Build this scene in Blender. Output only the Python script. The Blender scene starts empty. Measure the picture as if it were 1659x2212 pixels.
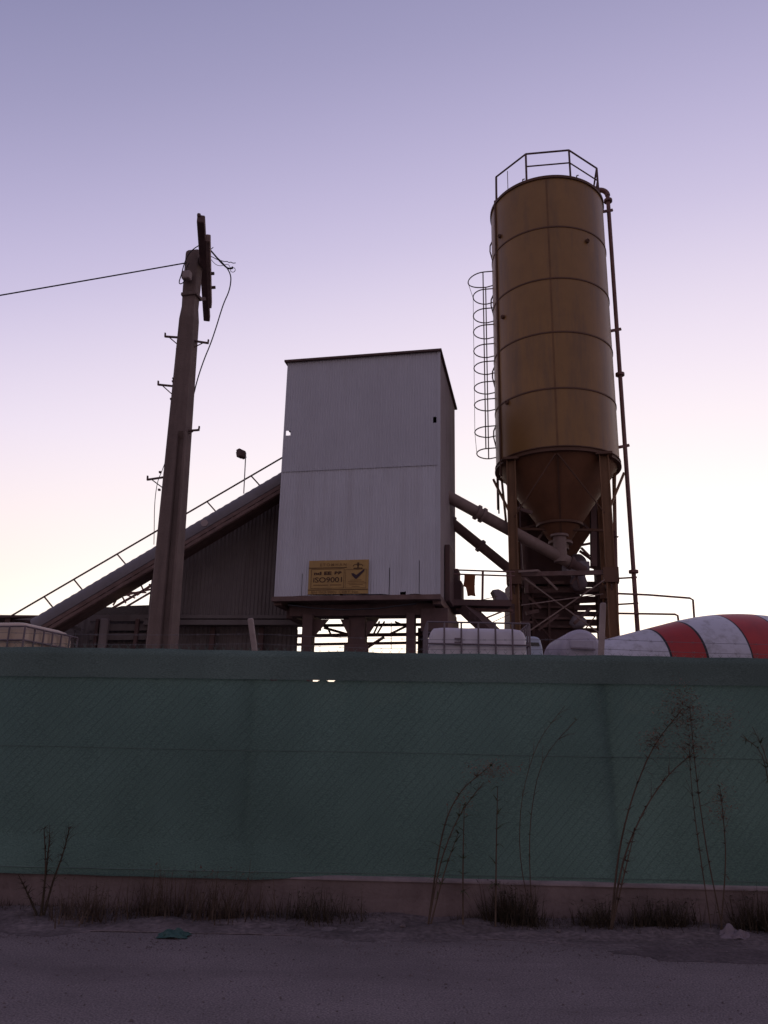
import bpy, math, random
from mathutils import Vector, noise
random.seed(7)
sc = bpy.context.scene
COL = sc.collection
R = math.radians
Z = Vector((0, 0, 1))

# ------------------------------------------------------------------ camera
EYE = Vector((0, 0, 1.5)); PITCH = R(16.1); ROLL = R(1.21); FPX = 1702.0; CX, CY = 829.5, 1106.0
_F = Vector((0, math.cos(PITCH), math.sin(PITCH)))
_r0 = Vector((1, 0, 0)); _u0 = Vector((0, -math.sin(PITCH), math.cos(PITCH)))
_R = _r0 * math.cos(ROLL) + _u0 * math.sin(ROLL)
_U = _u0 * math.cos(ROLL) - _r0 * math.sin(ROLL)

def ray(x, y): return _F + _R * ((x - CX) / FPX) + _U * ((CY - y) / FPX)
def at(x, y, Y):
    d = ray(x, y); return EYE + d * (Y / d.y)
def atz(x, y, z):
    d = ray(x, y); return EYE + d * ((z - EYE.z) / d.z)
def on(x, y, p, n):
    d = ray(x, y); return EYE + d * ((Vector(p) - EYE).dot(n) / d.dot(n))

from mathutils import Matrix
cam = bpy.data.cameras.new('camera'); co = bpy.data.objects.new('camera', cam); COL.objects.link(co)
m = Matrix((( _R.x, _U.x, -_F.x, EYE.x), (_R.y, _U.y, -_F.y, EYE.y), (_R.z, _U.z, -_F.z, EYE.z), (0, 0, 0, 1)))
co.matrix_world = m
cam.sensor_fit = 'VERTICAL'; cam.sensor_height = 24.0
cam.lens = 24.0 * FPX / 2212.0
cam.clip_end = 5000; cam.clip_start = 0.05
sc.camera = co

# ------------------------------------------------------------------ objects
ORG = {}
def thing(name, loc, label, cat, group=None):
    o = bpy.data.objects.new(name, None); COL.objects.link(o)
    o.location = loc; o.empty_display_size = 0.2
    ORG[o.name] = Vector(loc); o['label'] = label; o['category'] = cat
    if group: o['group'] = group
    return o
def tag(o, label, cat, group=None, kind=None):
    o['label'] = label; o['category'] = cat
    if group: o['group'] = group
    if kind: o['kind'] = kind
    return o

class MB:
    def __init__(s): s.v = []; s.f = []; s.mi = []; s.cur = 0; s.sm = []; s.smooth = False
    def add(s, vs, fs, smooth=None):
        b = len(s.v); s.v += [Vector(p) for p in vs]
        for f in fs:
            s.f.append([b + i for i in f]); s.mi.append(s.cur); s.sm.append(s.smooth if smooth is None else smooth)
        return s
    def box(s, c, size, ax=None):
        c = Vector(c); ax = ax or (Vector((1, 0, 0)), Vector((0, 1, 0)), Z)
        h = [ax[i] * size[i] / 2 for i in range(3)]
        vs = [c + h[0] * a + h[1] * b + h[2] * d for a in (-1, 1) for b in (-1, 1) for d in (-1, 1)]
        return s.add(vs, [(0, 1, 3, 2), (4, 6, 7, 5), (0, 4, 5, 1), (2, 3, 7, 6), (0, 2, 6, 4), (1, 5, 7, 3)], False)
    def bar(s, a, b, w, h=None, up=Z):
        a = Vector(a); b = Vector(b); h = h or w
        d = (b - a).normalized()
        side = d.cross(Vector(up))
        if side.length < 1e-3: side = d.cross(Vector((0, 1, 0)))
        side.normalize(); u = side.cross(d).normalized()
        return s.box((a + b) / 2, ((b - a).length, w, h), (d, side, u))
    def tube(s, pts, r, n=8, caps=True):
        pts = [Vector(p) for p in pts]; k = len(pts)
        rr = r if isinstance(r, (list, tuple)) else [r] * k
        vs = []; ref = None
        for i, p in enumerate(pts):
            d = (pts[min(i + 1, k - 1)] - pts[max(i - 1, 0)]).normalized()
            if ref is None:
                ref = d.cross(Z)
                if ref.length < 1e-3: ref = d.cross(Vector((0, 1, 0)))
            ref = (ref - d * ref.dot(d)).normalized(); b = d.cross(ref)
            for j in range(n):
                t = 2 * math.pi * j / n
                vs.append(p + (ref * math.cos(t) + b * math.sin(t)) * rr[i])
        fs = [(i * n + j, i * n + (j + 1) % n, (i + 1) * n + (j + 1) % n, (i + 1) * n + j) for i in range(k - 1) for j in range(n)]
        s.add(vs, fs, n > 4)
        if caps:
            s.add(vs[:n], [tuple(reversed(range(n)))], False); s.add(vs[-n:], [tuple(range(n))], False)
        return s
    def lathe(s, c, axis, prof, n=32, mats=None, smooth=True, a0=0, a1=2 * math.pi):
        c = Vector(c); axis = Vector(axis).normalized()
        x = axis.cross(Vector((0, 1, 0)));
        if x.length < 1e-3: x = axis.cross(Vector((1, 0, 0)))
        x.normalize(); y = axis.cross(x)
        full = abs(a1 - a0 - 2 * math.pi) < 1e-6; m_ = n if full else n + 1
        vs = [c + axis * t + (x * math.cos(a0 + (a1 - a0) * j / n) + y * math.sin(a0 + (a1 - a0) * j / n)) * r for t, r in prof for j in range(m_)]
        for i in range(len(prof) - 1):
            if mats: s.cur = mats[i]
            fs = [(j, (j + 1) % m_, m_ + (j + 1) % m_, m_ + j) for j in range(n)]
            s.add(vs[i * m_:(i + 2) * m_], fs, smooth)
        return s
    def prism(s, poly, ext):
        poly = [Vector(p) for p in poly]; ext = Vector(ext); n = len(poly)
        vs = poly + [p + ext for p in poly]
        return s.add(vs, [tuple(range(n)), tuple(reversed(range(n, 2 * n)))] + [(i, i + n, (i + 1) % n + n, (i + 1) % n) for i in range(n)], False)
    def corr(s, p0, p1, zlo, zhi, nrm, per=0.05, amp=0.006, holes=(), rag=0.0):
        """corrugated sheet from p0 to p1 (level line); zlo / zhi are numbers or functions of the distance along it"""
        p0 = Vector(p0); p1 = Vector(p1); L = (p1 - p0).length; d = (p1 - p0) / L; nrm = Vector(nrm)
        f0 = zlo if callable(zlo) else (lambda t: zlo); f1 = zhi if callable(zhi) else (lambda t: zhi)
        n = int(L / per) * 4; sh = (0, 1, 1, 0)
        rows = sorted({0.0, 1.0} | {q for h in holes for q in (h[2], h[3]) if 0 < q < 1})
        vs = []
        for i in range(n + 1):
            t = L * i / n; lo = f0(t); hi = f1(t)
            lo += rag * noise.noise(Vector((t * 3.1, 1.7, zero(lo))))
            for q in rows:
                p = p0 + d * t + nrm * amp * sh[i % 4]; p.z = lo + (hi - lo) * q; vs.append(p)
        k = len(rows); fs = []
        for i in range(n):
            tm = L * (i + 0.5) / n
            for j in range(k - 1):
                qm = (rows[j] + rows[j + 1]) / 2
                if any(h[0] < tm < h[1] and h[2] < qm < h[3] for h in holes): continue
                fs.append((i * k + j, (i + 1) * k + j, (i + 1) * k + j + 1, i * k + j + 1))
        return s.add(vs, fs, False)
    def build(s, name, mat, parent=None, bevel=0, label=None):
        me = bpy.data.meshes.new(name)
        org = Vector((0, 0, 0))
        if parent is not None: org = ORG[parent.name]
        me.from_pydata([p - org for p in s.v], [], s.f)
        for k in (mat if isinstance(mat, (list, tuple)) else [mat]): me.materials.append(k)
        me.polygons.foreach_set('material_index', s.mi)
        me.polygons.foreach_set('use_smooth', s.sm)
        me.update()
        o = bpy.data.objects.new(name, me); COL.objects.link(o)
        if parent is not None: o.parent = parent
        ORG[o.name] = org
        if label: o['label'] = label
        if bevel:
            b = o.modifiers.new('bevel', 'BEVEL'); b.width = bevel; b.segments = 2; b.limit_method = 'ANGLE'
        return o
def zero(x): return round(x, 1)
def top(name, mb, mat, label, cat, group=None, kind=None, bevel=0):
    return tag(mb.build(name, mat, bevel=bevel), label, cat, group, kind)
def struct(name, mb, mat):
    o = mb.build(name, mat); o['kind'] = 'structure'; return o

# ------------------------------------------------------------------ materials
def mat(name, col, rough=0.75, var=0.25, scale=3.0, metal=0.0, dirt=None, dirt_amt=0.0, dirt_scale=(1, 1, 1), bump=0.0, bscale=40.0, fine=0.0, spec=0.3):
    m = bpy.data.materials.new(name); m.use_nodes = True; nt = m.node_tree; N = nt.nodes; L = nt.links
    b = N['Principled BSDF']; b.inputs['Roughness'].default_value = rough; b.inputs['Metallic'].default_value = metal
    b.inputs['Specular IOR Level'].default_value = spec
    tc = N.new('ShaderNodeTexCoord')
    n1 = N.new('ShaderNodeTexNoise'); n1.inputs['Scale'].default_value = scale; n1.inputs['Detail'].default_value = 6; n1.inputs['Roughness'].default_value = 0.65
    L.new(tc.outputs['Object'], n1.inputs['Vector'])
    mr = N.new('ShaderNodeMapRange'); mr.inputs[1].default_value = 0.3; mr.inputs[2].default_value = 0.7
    mr.inputs[3].default_value = 1 - var; mr.inputs[4].default_value = 1 + var
    L.new(n1.outputs['Fac'], mr.inputs[0])
    mul = N.new('ShaderNodeVectorMath'); mul.operation = 'SCALE'; mul.inputs[0].default_value = col[:3]
    L.new(mr.outputs[0], mul.inputs['Scale']); out = mul.outputs[0]
    if fine:
        n3 = N.new('ShaderNodeTexNoise'); n3.inputs['Scale'].default_value = bscale; n3.inputs['Detail'].default_value = 3
        L.new(tc.outputs['Object'], n3.inputs['Vector'])
        m3 = N.new('ShaderNodeMapRange'); m3.inputs[1].default_value = 0.3; m3.inputs[2].default_value = 0.7
        m3.inputs[3].default_value = 1 - fine; m3.inputs[4].default_value = 1 + fine; L.new(n3.outputs['Fac'], m3.inputs[0])
        mu = N.new('ShaderNodeVectorMath'); mu.operation = 'SCALE'; L.new(out, mu.inputs[0]); L.new(m3.outputs[0], mu.inputs['Scale']); out = mu.outputs[0]
    if dirt:
        mp = N.new('ShaderNodeMapping'); mp.inputs['Scale'].default_value = dirt_scale; L.new(tc.outputs['Object'], mp.inputs['Vector'])
        n2 = N.new('ShaderNodeTexNoise'); n2.inputs['Scale'].default_value = 1.0; n2.inputs['Detail'].default_value = 8; n2.inputs['Roughness'].default_value = 0.7
        L.new(mp.outputs[0], n2.inputs['Vector'])
        r2 = N.new('ShaderNodeMapRange'); r2.inputs[1].default_value = 0.48; r2.inputs[2].default_value = 0.72; r2.inputs[3].default_value = 0; r2.inputs[4].default_value = dirt_amt
        L.new(n2.outputs['Fac'], r2.inputs[0])
        mx = N.new('ShaderNodeMix'); mx.data_type = 'RGBA'; L.new(r2.outputs[0], mx.inputs['Factor']); L.new(out, mx.inputs[6]); mx.inputs[7].default_value = (*dirt, 1); out = mx.outputs[2]
    L.new(out, b.inputs['Base Color'])
    if bump:
        nb = N.new('ShaderNodeTexNoise'); nb.inputs['Scale'].default_value = bscale; nb.inputs['Detail'].default_value = 5; L.new(tc.outputs['Object'], nb.inputs['Vector'])
        bp = N.new('ShaderNodeBump'); bp.inputs['Strength'].default_value = bump; bp.inputs['Distance'].default_value = 0.02
        L.new(nb.outputs['Fac'], bp.inputs['Height']); L.new(bp.outputs['Normal'], b.inputs['Normal'])
    return m

RUST = (0.09, 0.04, 0.022)
M = dict(
    asphalt=mat('asphalt', (0.225, 0.176, 0.166), 0.9, 0.16, 0.9, bump=0.9, bscale=75, fine=0.45, dirt=(0.125, 0.092, 0.088), dirt_amt=0.6, dirt_scale=(0.35, 1.6, 1)),
    dirt=mat('dirt', (0.165, 0.125, 0.118), 0.95, 0.25, 2.5, dirt=(0.06, 0.045, 0.043), dirt_amt=0.7, dirt_scale=(1.2, 3, 1), bump=0.9, bscale=25, fine=0.35),
    yard=mat('yard_gravel', (0.12, 0.1, 0.09), 0.95, 0.25, 1.0, bump=0.6, bscale=20),
    mud=mat('dark_mud', (0.125, 0.092, 0.088), 0.95, 0.3, 3.0, bump=0.6, bscale=30, fine=0.3),
    wallc=mat('wall_concrete', (0.20, 0.143, 0.13), 0.9, 0.2, 2.0, dirt=(0.10, 0.062, 0.056), dirt_amt=0.6, dirt_scale=(2.2, 2.2, 0.8), bump=0.5, bscale=30),
    cap=mat('wall_cap_mortar', (0.25, 0.19, 0.18), 0.9, 0.3, 4.0, bump=0.4, bscale=40),
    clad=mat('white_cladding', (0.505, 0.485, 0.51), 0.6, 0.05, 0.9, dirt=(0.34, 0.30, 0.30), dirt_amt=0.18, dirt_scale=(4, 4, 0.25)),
    clad2=mat('white_cladding_lower', (0.56, 0.54, 0.565), 0.6, 0.06, 0.9, dirt=(0.34, 0.29, 0.28), dirt_amt=0.3, dirt_scale=(5, 5, 0.3)),
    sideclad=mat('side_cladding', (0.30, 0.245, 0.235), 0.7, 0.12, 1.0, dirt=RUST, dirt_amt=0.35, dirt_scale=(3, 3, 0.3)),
    greyclad=mat('grey_cladding', (0.175, 0.142, 0.132), 0.7, 0.15, 0.8, dirt=(0.1, 0.07, 0.06), dirt_amt=0.5, dirt_scale=(4, 4, 0.4)),
    cover=mat('conveyor_cover_metal', (0.17, 0.142, 0.142), 0.6, 0.15, 1.2, dirt=(0.14, 0.1, 0.09), dirt_amt=0.4, dirt_scale=(2, 2, 2)),
    darksteel=mat('dark_steel', (0.125, 0.075, 0.068), 0.8, 0.3, 3.0, dirt=RUST, dirt_amt=0.5, dirt_scale=(3, 3, 3)),
    steel=mat('rusty_steel', (0.17, 0.105, 0.09), 0.75, 0.3, 4.0, dirt=RUST, dirt_amt=0.6, dirt_scale=(3, 3, 2)),
    galv=mat('galvanised_steel', (0.33, 0.30, 0.30), 0.55, 0.15, 6.0, metal=0.3),
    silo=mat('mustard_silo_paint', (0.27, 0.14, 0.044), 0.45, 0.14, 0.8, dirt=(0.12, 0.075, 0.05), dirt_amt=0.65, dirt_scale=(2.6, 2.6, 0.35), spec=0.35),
    siloseam=mat('silo_seam_paint', (0.19, 0.095, 0.038), 0.6, 0.2, 2.0),
    silor=mat('mustard_silo_rib', (0.13, 0.066, 0.04), 0.7, 0.2, 2.0, dirt=RUST, dirt_amt=0.5, dirt_scale=(4, 4, 4)),
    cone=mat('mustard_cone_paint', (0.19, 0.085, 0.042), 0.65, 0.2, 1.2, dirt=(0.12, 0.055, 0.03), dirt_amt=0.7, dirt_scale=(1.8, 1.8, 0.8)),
    leg=mat('silo_leg_paint', (0.22, 0.115, 0.058), 0.7, 0.2, 1.5, dirt=RUST, dirt_amt=0.7, dirt_scale=(4, 4, 0.7)),
    pipe=mat('red_oxide_pipe', (0.20, 0.10, 0.085), 0.6, 0.2, 3.0, dirt=RUST, dirt_amt=0.4, dirt_scale=(4, 4, 1)),
    screw=mat('screw_tube_paint', (0.27, 0.19, 0.16), 0.7, 0.2, 2.0, dirt=RUST, dirt_amt=0.5, dirt_scale=(3, 3, 3)),
    polec=mat('pole_concrete', (0.175, 0.122, 0.104), 0.9, 0.18, 2.5, dirt=(0.085, 0.06, 0.052), dirt_amt=0.6, dirt_scale=(6, 6, 0.6), bump=0.4, bscale=50),
    wood=mat('weathered_timber', (0.16, 0.095, 0.085), 0.9, 0.35, 3.0, dirt=(0.18, 0.13, 0.12), dirt_amt=0.5, dirt_scale=(18, 1.5, 18)),
    splice=mat('weathered_pale_timber', (0.30, 0.2, 0.17), 0.9, 0.3, 4.0),
    boxp=mat('junction_box_plastic', (0.34, 0.26, 0.24), 0.6, 0.1, 4.0),
    cable=mat('black_cable', (0.03, 0.027, 0.03), 0.7, 0.1, 5.0),
    postc=mat('fence_post_concrete', (0.32, 0.25, 0.22), 0.9, 0.2, 4.0, bump=0.3, bscale=40),
    meshw=mat('mesh_wire', (0.12, 0.172, 0.145), 0.7, 0.2, 6.0),
    wire=mat('fence_wire', (0.20, 0.18, 0.18), 0.6, 0.2, 6.0, metal=0.4),
    ibc=mat('white_tank_plastic', (0.60, 0.54, 0.56), 0.5, 0.08, 1.5, dirt=(0.35, 0.29, 0.27), dirt_amt=0.4, dirt_scale=(2, 2, 1)),
    ibc_warm=mat('warm_lit_tank_plastic', (0.50, 0.37, 0.27), 0.5, 0.1, 1.5, dirt=(0.30, 0.2, 0.14), dirt_amt=0.4, dirt_scale=(2, 2, 1)),  # warm evening light on the left tank put into its base colour
    cage=mat('tank_cage_steel', (0.17, 0.13, 0.14), 0.6, 0.2, 6.0, metal=0.2),
    drumw=mat('drum_white_paint', (0.52, 0.49, 0.53), 0.5, 0.07, 1.5, dirt=(0.27, 0.235, 0.23), dirt_amt=0.85, dirt_scale=(5, 5, 5)),
    drumr=mat('drum_red_paint', (0.37, 0.03, 0.026), 0.5, 0.15, 1.5, dirt=(0.2, 0.03, 0.03), dirt_amt=0.5, dirt_scale=(2.5, 2.5, 2.5)),
    drumk=mat('drum_black_edge', (0.03, 0.02, 0.022), 0.6, 0.2, 3.0),
    tankw=mat('rounded_tank_paint', (0.42, 0.37, 0.42), 0.5, 0.1, 2.0, dirt=(0.22, 0.18, 0.2), dirt_amt=0.5, dirt_scale=(3, 3, 3)),
    vanb=mat('pale_blue_van_paint', (0.42, 0.45, 0.52), 0.35, 0.06, 2.0),
    glass=mat('dark_window_glass', (0.012, 0.012, 0.015), 0.1, 0.1, 2.0, spec=0.5),
    rubber=mat('tyre_rubber', (0.02, 0.02, 0.02), 0.9, 0.2, 5.0),
    signy=mat('sign_yellow', (0.43, 0.26, 0.09), 0.6, 0.1, 3.0, dirt=(0.27, 0.16, 0.07), dirt_amt=0.5, dirt_scale=(4, 4, 1.5)),
    signd=mat('sign_brown_ink', (0.075, 0.036, 0.02), 0.7, 0.1, 5.0),
    signf=mat('sign_faded_ink', (0.21, 0.115, 0.045), 0.7, 0.2, 8.0),
    signk=mat('sign_dark_tick_ink', (0.05, 0.028, 0.036), 0.7, 0.1, 5.0),
    cloth=mat('rust_brown_cloth', (0.20, 0.075, 0.03), 0.95, 0.3, 6.0),
    tarp=mat('grey_tarpaulin', (0.24, 0.20, 0.21), 0.8, 0.3, 4.0),
    bag=mat('white_plastic', (0.19, 0.145, 0.155), 0.5, 0.2, 8.0),
    greenp=mat('green_plastic', (0.04, 0.088, 0.072), 0.5, 0.25, 10.0),
    weed=mat('dark_weed', (0.06, 0.042, 0.026), 0.95, 0.4, 6.0),
    dry=mat('dry_stalk', (0.10, 0.066, 0.045), 0.95, 0.35, 6.0),
    plume=mat('reddish_seed_plume', (0.24, 0.10, 0.06), 0.95, 0.35, 8.0),
    gleaf=mat('olive_weed_leaf', (0.07, 0.075, 0.03), 0.9, 0.35, 8.0),
)

def net_mat(name, col, tr, trans):
    m = bpy.data.materials.new(name); m.use_nodes = True; nt = m.node_tree; N = nt.nodes; L = nt.links
    for n in list(N): N.remove(n)
    o = N.new('ShaderNodeOutputMaterial'); d = N.new('ShaderNodeBsdfDiffuse'); t = N.new('ShaderNodeBsdfTranslucent'); p = N.new('ShaderNodeBsdfTransparent')
    tc = N.new('ShaderNodeTexCoord')
    n1 = N.new('ShaderNodeTexNoise'); n1.inputs['Scale'].default_value = 0.7; n1.inputs['Detail'].default_value = 5; L.new(tc.outputs['Object'], n1.inputs['Vector'])
    mr = N.new('ShaderNodeMapRange'); mr.inputs[1].default_value = .3; mr.inputs[2].default_value = .7; mr.inputs[3].default_value = .8; mr.inputs[4].default_value = 1.2; L.new(n1.outputs['Fac'], mr.inputs[0])
    mp = N.new('ShaderNodeMapping'); mp.inputs['Scale'].default_value = (60, 60, 260); L.new(tc.outputs['Object'], mp.inputs['Vector'])
    n2 = N.new('ShaderNodeTexNoise'); n2.inputs['Scale'].default_value = 1.0; n2.inputs['Detail'].default_value = 2; L.new(mp.outputs[0], n2.inputs['Vector'])
    m2 = N.new('ShaderNodeMapRange'); m2.inputs[1].default_value = .3; m2.inputs[2].default_value = .7; m2.inputs[3].default_value = .72; m2.inputs[4].default_value = 1.28; L.new(n2.outputs['Fac'], m2.inputs[0])
    mm = N.new('ShaderNodeMath'); mm.operation = 'MULTIPLY'; L.new(mr.outputs[0], mm.inputs[0]); L.new(m2.outputs[0], mm.inputs[1])
    s = N.new('ShaderNodeVectorMath'); s.operation = 'SCALE'; s.inputs[0].default_value = col; L.new(mm.outputs[0], s.inputs['Scale'])
    L.new(s.outputs[0], d.inputs['Color']); L.new(s.outputs[0], t.inputs['Color'])
    a = N.new('ShaderNodeMixShader'); a.inputs[0].default_value = trans; L.new(d.outputs[0], a.inputs[1]); L.new(t.outputs[0], a.inputs[2])
    b = N.new('ShaderNodeMixShader'); b.inputs[0].default_value = tr; L.new(a.outputs[0], b.inputs[1]); L.new(p.outputs[0], b.inputs[2])
    L.new(b.outputs[0], o.inputs['Surface']); return m
M['net'] = net_mat('green_shade_net', (0.138, 0.215, 0.178), 0.001, 0.42)
M['netband'] = net_mat('green_net_double_fold', (0.118, 0.16, 0.137), 0.0, 0.02)

# ------------------------------------------------------------------ ground
def sheet(x0, x1, y0, y1, z, nx=1, ny=1, amp=0, edge=None):
    b = MB()
    vs = []
    for i in range(nx + 1):
        for j in range(ny + 1):
            x = x0 + (x1 - x0) * i / nx; y = y0 + (y1 - y0) * j / ny
            if edge and j == 0: y += edge(x)
            vs.append(Vector((x, y, z + (amp * min(1, j / ny * 3) * min(1, (1 - j / ny) * 8 + .2) * (0.5 + noise.fractal(Vector((x * 1.7, y * 2.3, 0)), 1.0, 2.0, 4)) if amp else 0))))
    fs = [(i * (ny + 1) + j, (i + 1) * (ny + 1) + j, (i + 1) * (ny + 1) + j + 1, i * (ny + 1) + j + 1) for i in range(nx) for j in range(ny)]
    return b.add(vs, fs, True)
struct('ground', sheet(-1500, 1500, -1500, 1500, -0.03), M['yard'])
struct('road', sheet(-60, 60, -14, 7.72, 0.0), M['asphalt'])
struct('verge', sheet(-10, 10, 6.85, 7.74, 0.0012, 800, 24, 0.035, lambda x: 0.25 * noise.fractal(Vector((x * 0.9, 3.3, 0)), 1.0, 2.0, 4) + 0.05 * noise.noise(Vector((x * 9, 1, 0))) + 0.04 * noise.noise(Vector((x * 24, 2, 0))) - 0.2 * max(0, min(1, (x - 1.7) / 1.2)) ** 2), M['dirt'])
b = MB(); mc = atz(1600, 2062, 0); ring_ = []
for i in range(90):
    a = 2 * math.pi * i / 90; k = 1 + .35 * noise.fractal(Vector((math.cos(a) * 1.6, math.sin(a) * 1.6, 2.2)), 1, 2, 5)
    ring_.append(Vector((mc.x + math.cos(a) * .85 * k, mc.y + math.sin(a) * .24 * k, 0.0022)))
b.add([Vector((mc.x, mc.y, .0026))] + ring_, [(0, i + 1, (i + 1) % 90 + 1) for i in range(90)], False); struct('dirt_patch', b, M['mud'])
b = MB(); vs = []
for i in range(121):
    x = -120 + 2 * i; h = 4.9 + .7 * noise.fractal(Vector((x * .05, 0, 0)), 1, 2, 4)
    vs += [Vector((x, 70, .2)), Vector((x, 78, h * .8)), Vector((x, 84, h)), Vector((x, 110, h * .9)), Vector((x, 118, .2))]
b.add(vs, [(i * 5 + j, (i + 1) * 5 + j, (i + 1) * 5 + j + 1, i * 5 + j + 1) for i in range(120) for j in range(4)], True); struct('sky_block_mound', b, M['yard'])  # unseen mound added to keep bright sky from showing through the net
struct('yard', sheet(-60, 60, 7.86, 120, 0.28), M['yard'])

# ------------------------------------------------------------------ boundary wall and fence
FO = Vector((0.0, 7.655, 0)); FD = Vector((0.99962, -0.0277, 0)); FN = Vector((0.0277, 0.99962, 0))
def fp(a, off, z): return FO + FD * a + FN * off + Z * z
def fa(x, y):                                     # distance along the fence of a point seen on it
    p = on(x, y, FO, FN); return (p - FO).dot(FD)
w = thing('boundary_wall', fp(0, 0, 0), 'low rough concrete wall carrying the green netted fence along the road', 'wall')
b = MB()
n = 260; vs = []
for i in range(n + 1):
    a = -13 + 26 * i / n; g = 0.012 * noise.fractal(Vector((a * 2.1, 0, 5)), 1, 2, 4)
    for off, z in ((0.0 + g, -0.02), (0.012 + g * .6, 0.14), (0.008 + g, 0.285), (0.2, 0.285), (0.2, -0.02)):
        vs.append(fp(a, off, z))
fs = [(i * 5 + j, (i + 1) * 5 + j, (i + 1) * 5 + j + 1, i * 5 + j + 1) for i in range(n) for j in range(4)]
b.add(vs, fs, False); b.build('wall_body', M['wallc'], w)
b = MB(); vs = []
for i in range(n + 1):
    a = -13 + 26 * i / n; g = 0.014 * noise.fractal(Vector((a * 1.3, 9, 5)), 1, 2, 4); h = 0.008 * noise.fractal(Vector((a * 1.1, 2, 8)), 1, 2, 4)
    for off, z in ((-0.006 + g, 0.287), (-0.004 + g, 0.300 + h * .5), (0.02, 0.311 + h * .5), (0.21, 0.309 + h * .5), (0.21, 0.287)):
        vs.append(fp(a, off, z))
b.add(vs, fs, False); b.build('wall_cap', M['cap'], w)

fe = thing('fence', fp(0, 0.1, 0.3), 'chain link fence wrapped in dark green shade netting on top of the low wall', 'fence')
NT = 2.035
def hang(a): t = max(0.0, min(1.0, (-0.3 - a) / .8)); return t * t * (3 - 2 * t)
def netoff(a, z): return 0.03 - 0.055 * hang(a) * max(0, min(1, (0.7 - z) / .35)) + 0.005 * noise.noise(Vector((a * 0.8, z * 1.1, 4))) + 0.004 * noise.noise(Vector((a * 4, z * 3, 1))) + 0.006 * noise.noise(Vector((a * 2.5 + z * 1.5, z * 0.4, 9)))
def ztop(a): return 2.30 + 0.003 * a + 0.012 * noise.noise(Vector((a * 1.1, 0, 7))) + 0.006 * abs(math.sin(a * 5.2))
dips = [(fa(592, 1466), .035), (fa(684, 1466), .05), (fa(715, 1466), .03), (fa(782, 1467), .02), (fa(660, 1466), .02)]
b = MB(); vs = []; na, nz = 520, 24
for i in range(na + 1):
    a = -13 + 26 * i / na
    for j in range(nz + 1):
        ztp = 2.06
        for d0, wd in dips:
            if abs(a - d0) < wd: ztp = NT + 0.0045 * a - 0.012
        zb0 = 0.322 - 0.045 * hang(a) + 0.008 * noise.noise(Vector((a * 2, 0, 3))); z = zb0 + (ztp - zb0) * j / nz
        vs.append(fp(a, netoff(a, z), z))
b.add(vs, [(i * (nz + 1) + j, (i + 1) * (nz + 1) + j, (i + 1) * (nz + 1) + j + 1, i * (nz + 1) + j + 1) for i in range(na) for j in range(nz)], True)
b.build('shade_net', M['net'], fe)
b = MB(); vs = []; nz = 4
for i in range(na + 1):
    a = -13 + 26 * i / na
    for j in range(nz + 1):
        z0 = NT + 0.006 * a + 0.004 * noise.noise(Vector((a * 3, 1, 1))); z = z0 + (ztop(a) - z0) * j / nz
        vs.append(fp(a, netoff(a, z) - 0.03, z))
    vs.append(fp(a, 0.035, ztop(a) - 0.004)); vs.append(fp(a, 0.038, NT + 0.1))
k = nz + 3
b.add(vs, [(i * k + j, (i + 1) * k + j, (i + 1) * k + j + 1, i * k + j + 1) for i in range(na) for j in range(k - 1)], True)
b.build('folded_net_band', M['netband'], fe, label='darker doubled band of netting folded over the fence top')
b = MB(); zlo, zhi = 0.33, 2.335; p = 0.085
for sgn in (1, -1):
    a = -13.0
    while a < 13:
        b.tube([fp(a, 0.012 + 0.002 * sgn, zlo), fp(a + sgn * (zhi - zlo) * 0.9, 0.012 + 0.002 * sgn, zhi)], 0.0015, 3, False)
        a += p
b.build('chain_link_mesh', M['meshw'], fe)
for zz, sag in ((0.345, .0), (1.385, .006), (2.26, .008)):
    b = MB(); b.tube([fp(-13 + i * 0.26, netoff(-13 + i * .26, zz) - (0.006 if zz < 2 else -0.03), zz + 0.003 * (-13 + i * .26) - sag * math.sin(i * 0.25) ** 2) for i in range(101)], 0.0042 if zz < 2 else 0.004, 6)
    b.build('tension_wire', M['meshw'] if zz < 2 else M['wire'], fe)
pa1 = fa(548, 1400); pa2 = fa(1301, 1400); sp = pa2 - pa1
def barb(z0, tilt):
    b = MB(); pts = []
    for i in range(201):
        a = -13 + 26 * i / 200; ph = ((a - pa1) / sp) % 1.0
        pts.append(fp(a, 0.05 + 0.0 * (z0 - 2.3), z0 - 0.03 * 4 * ph * (1 - ph) + 0.003 * a))
    b.tube(pts, 0.0018, 4, False)
    for i in range(130):
        a = -13 + 0.2 * i; ph = ((a - pa1) / sp) % 1.0
        c = fp(a, 0.05 + 0.0 * (z0 - 2.3), z0 - 0.12 * ph * (1 - ph) + 0.003 * a)
        b.tube([c + Vector((-.012, 0, -.012)), c + Vector((.012, 0, .012))], 0.0012, 3, False); b.tube([c + Vector((-.012, 0, .012)), c + Vector((.012, 0, -.012))], 0.0012, 3, False)
    b.build('barbed_wire', M['wire'], fe)
for z0 in (2.375, 2.47): barb(z0, 0)
for k, (a, lean, leanz) in enumerate(((pa1 - sp, .05, 0), (pa1, .065, 0), (pa2, -.05, 0), (pa2 + sp, .02, 0))):
    b = MB(); h = 2.62
    base = fp(a + (0.0 if k != 2 else 0.06), 0.075, 0.3); mid = fp(a, 0.078, 2.3); tp = fp(a - lean, 0.07, h if k != 2 else 2.83)
    b.bar(base, mid, 0.055, 0.06, FN); b.bar(mid - Z * .01, tp, 0.053, 0.058, FN)
    o = b.build('fence_post', M['postc'], fe, bevel=0.012)

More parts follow.
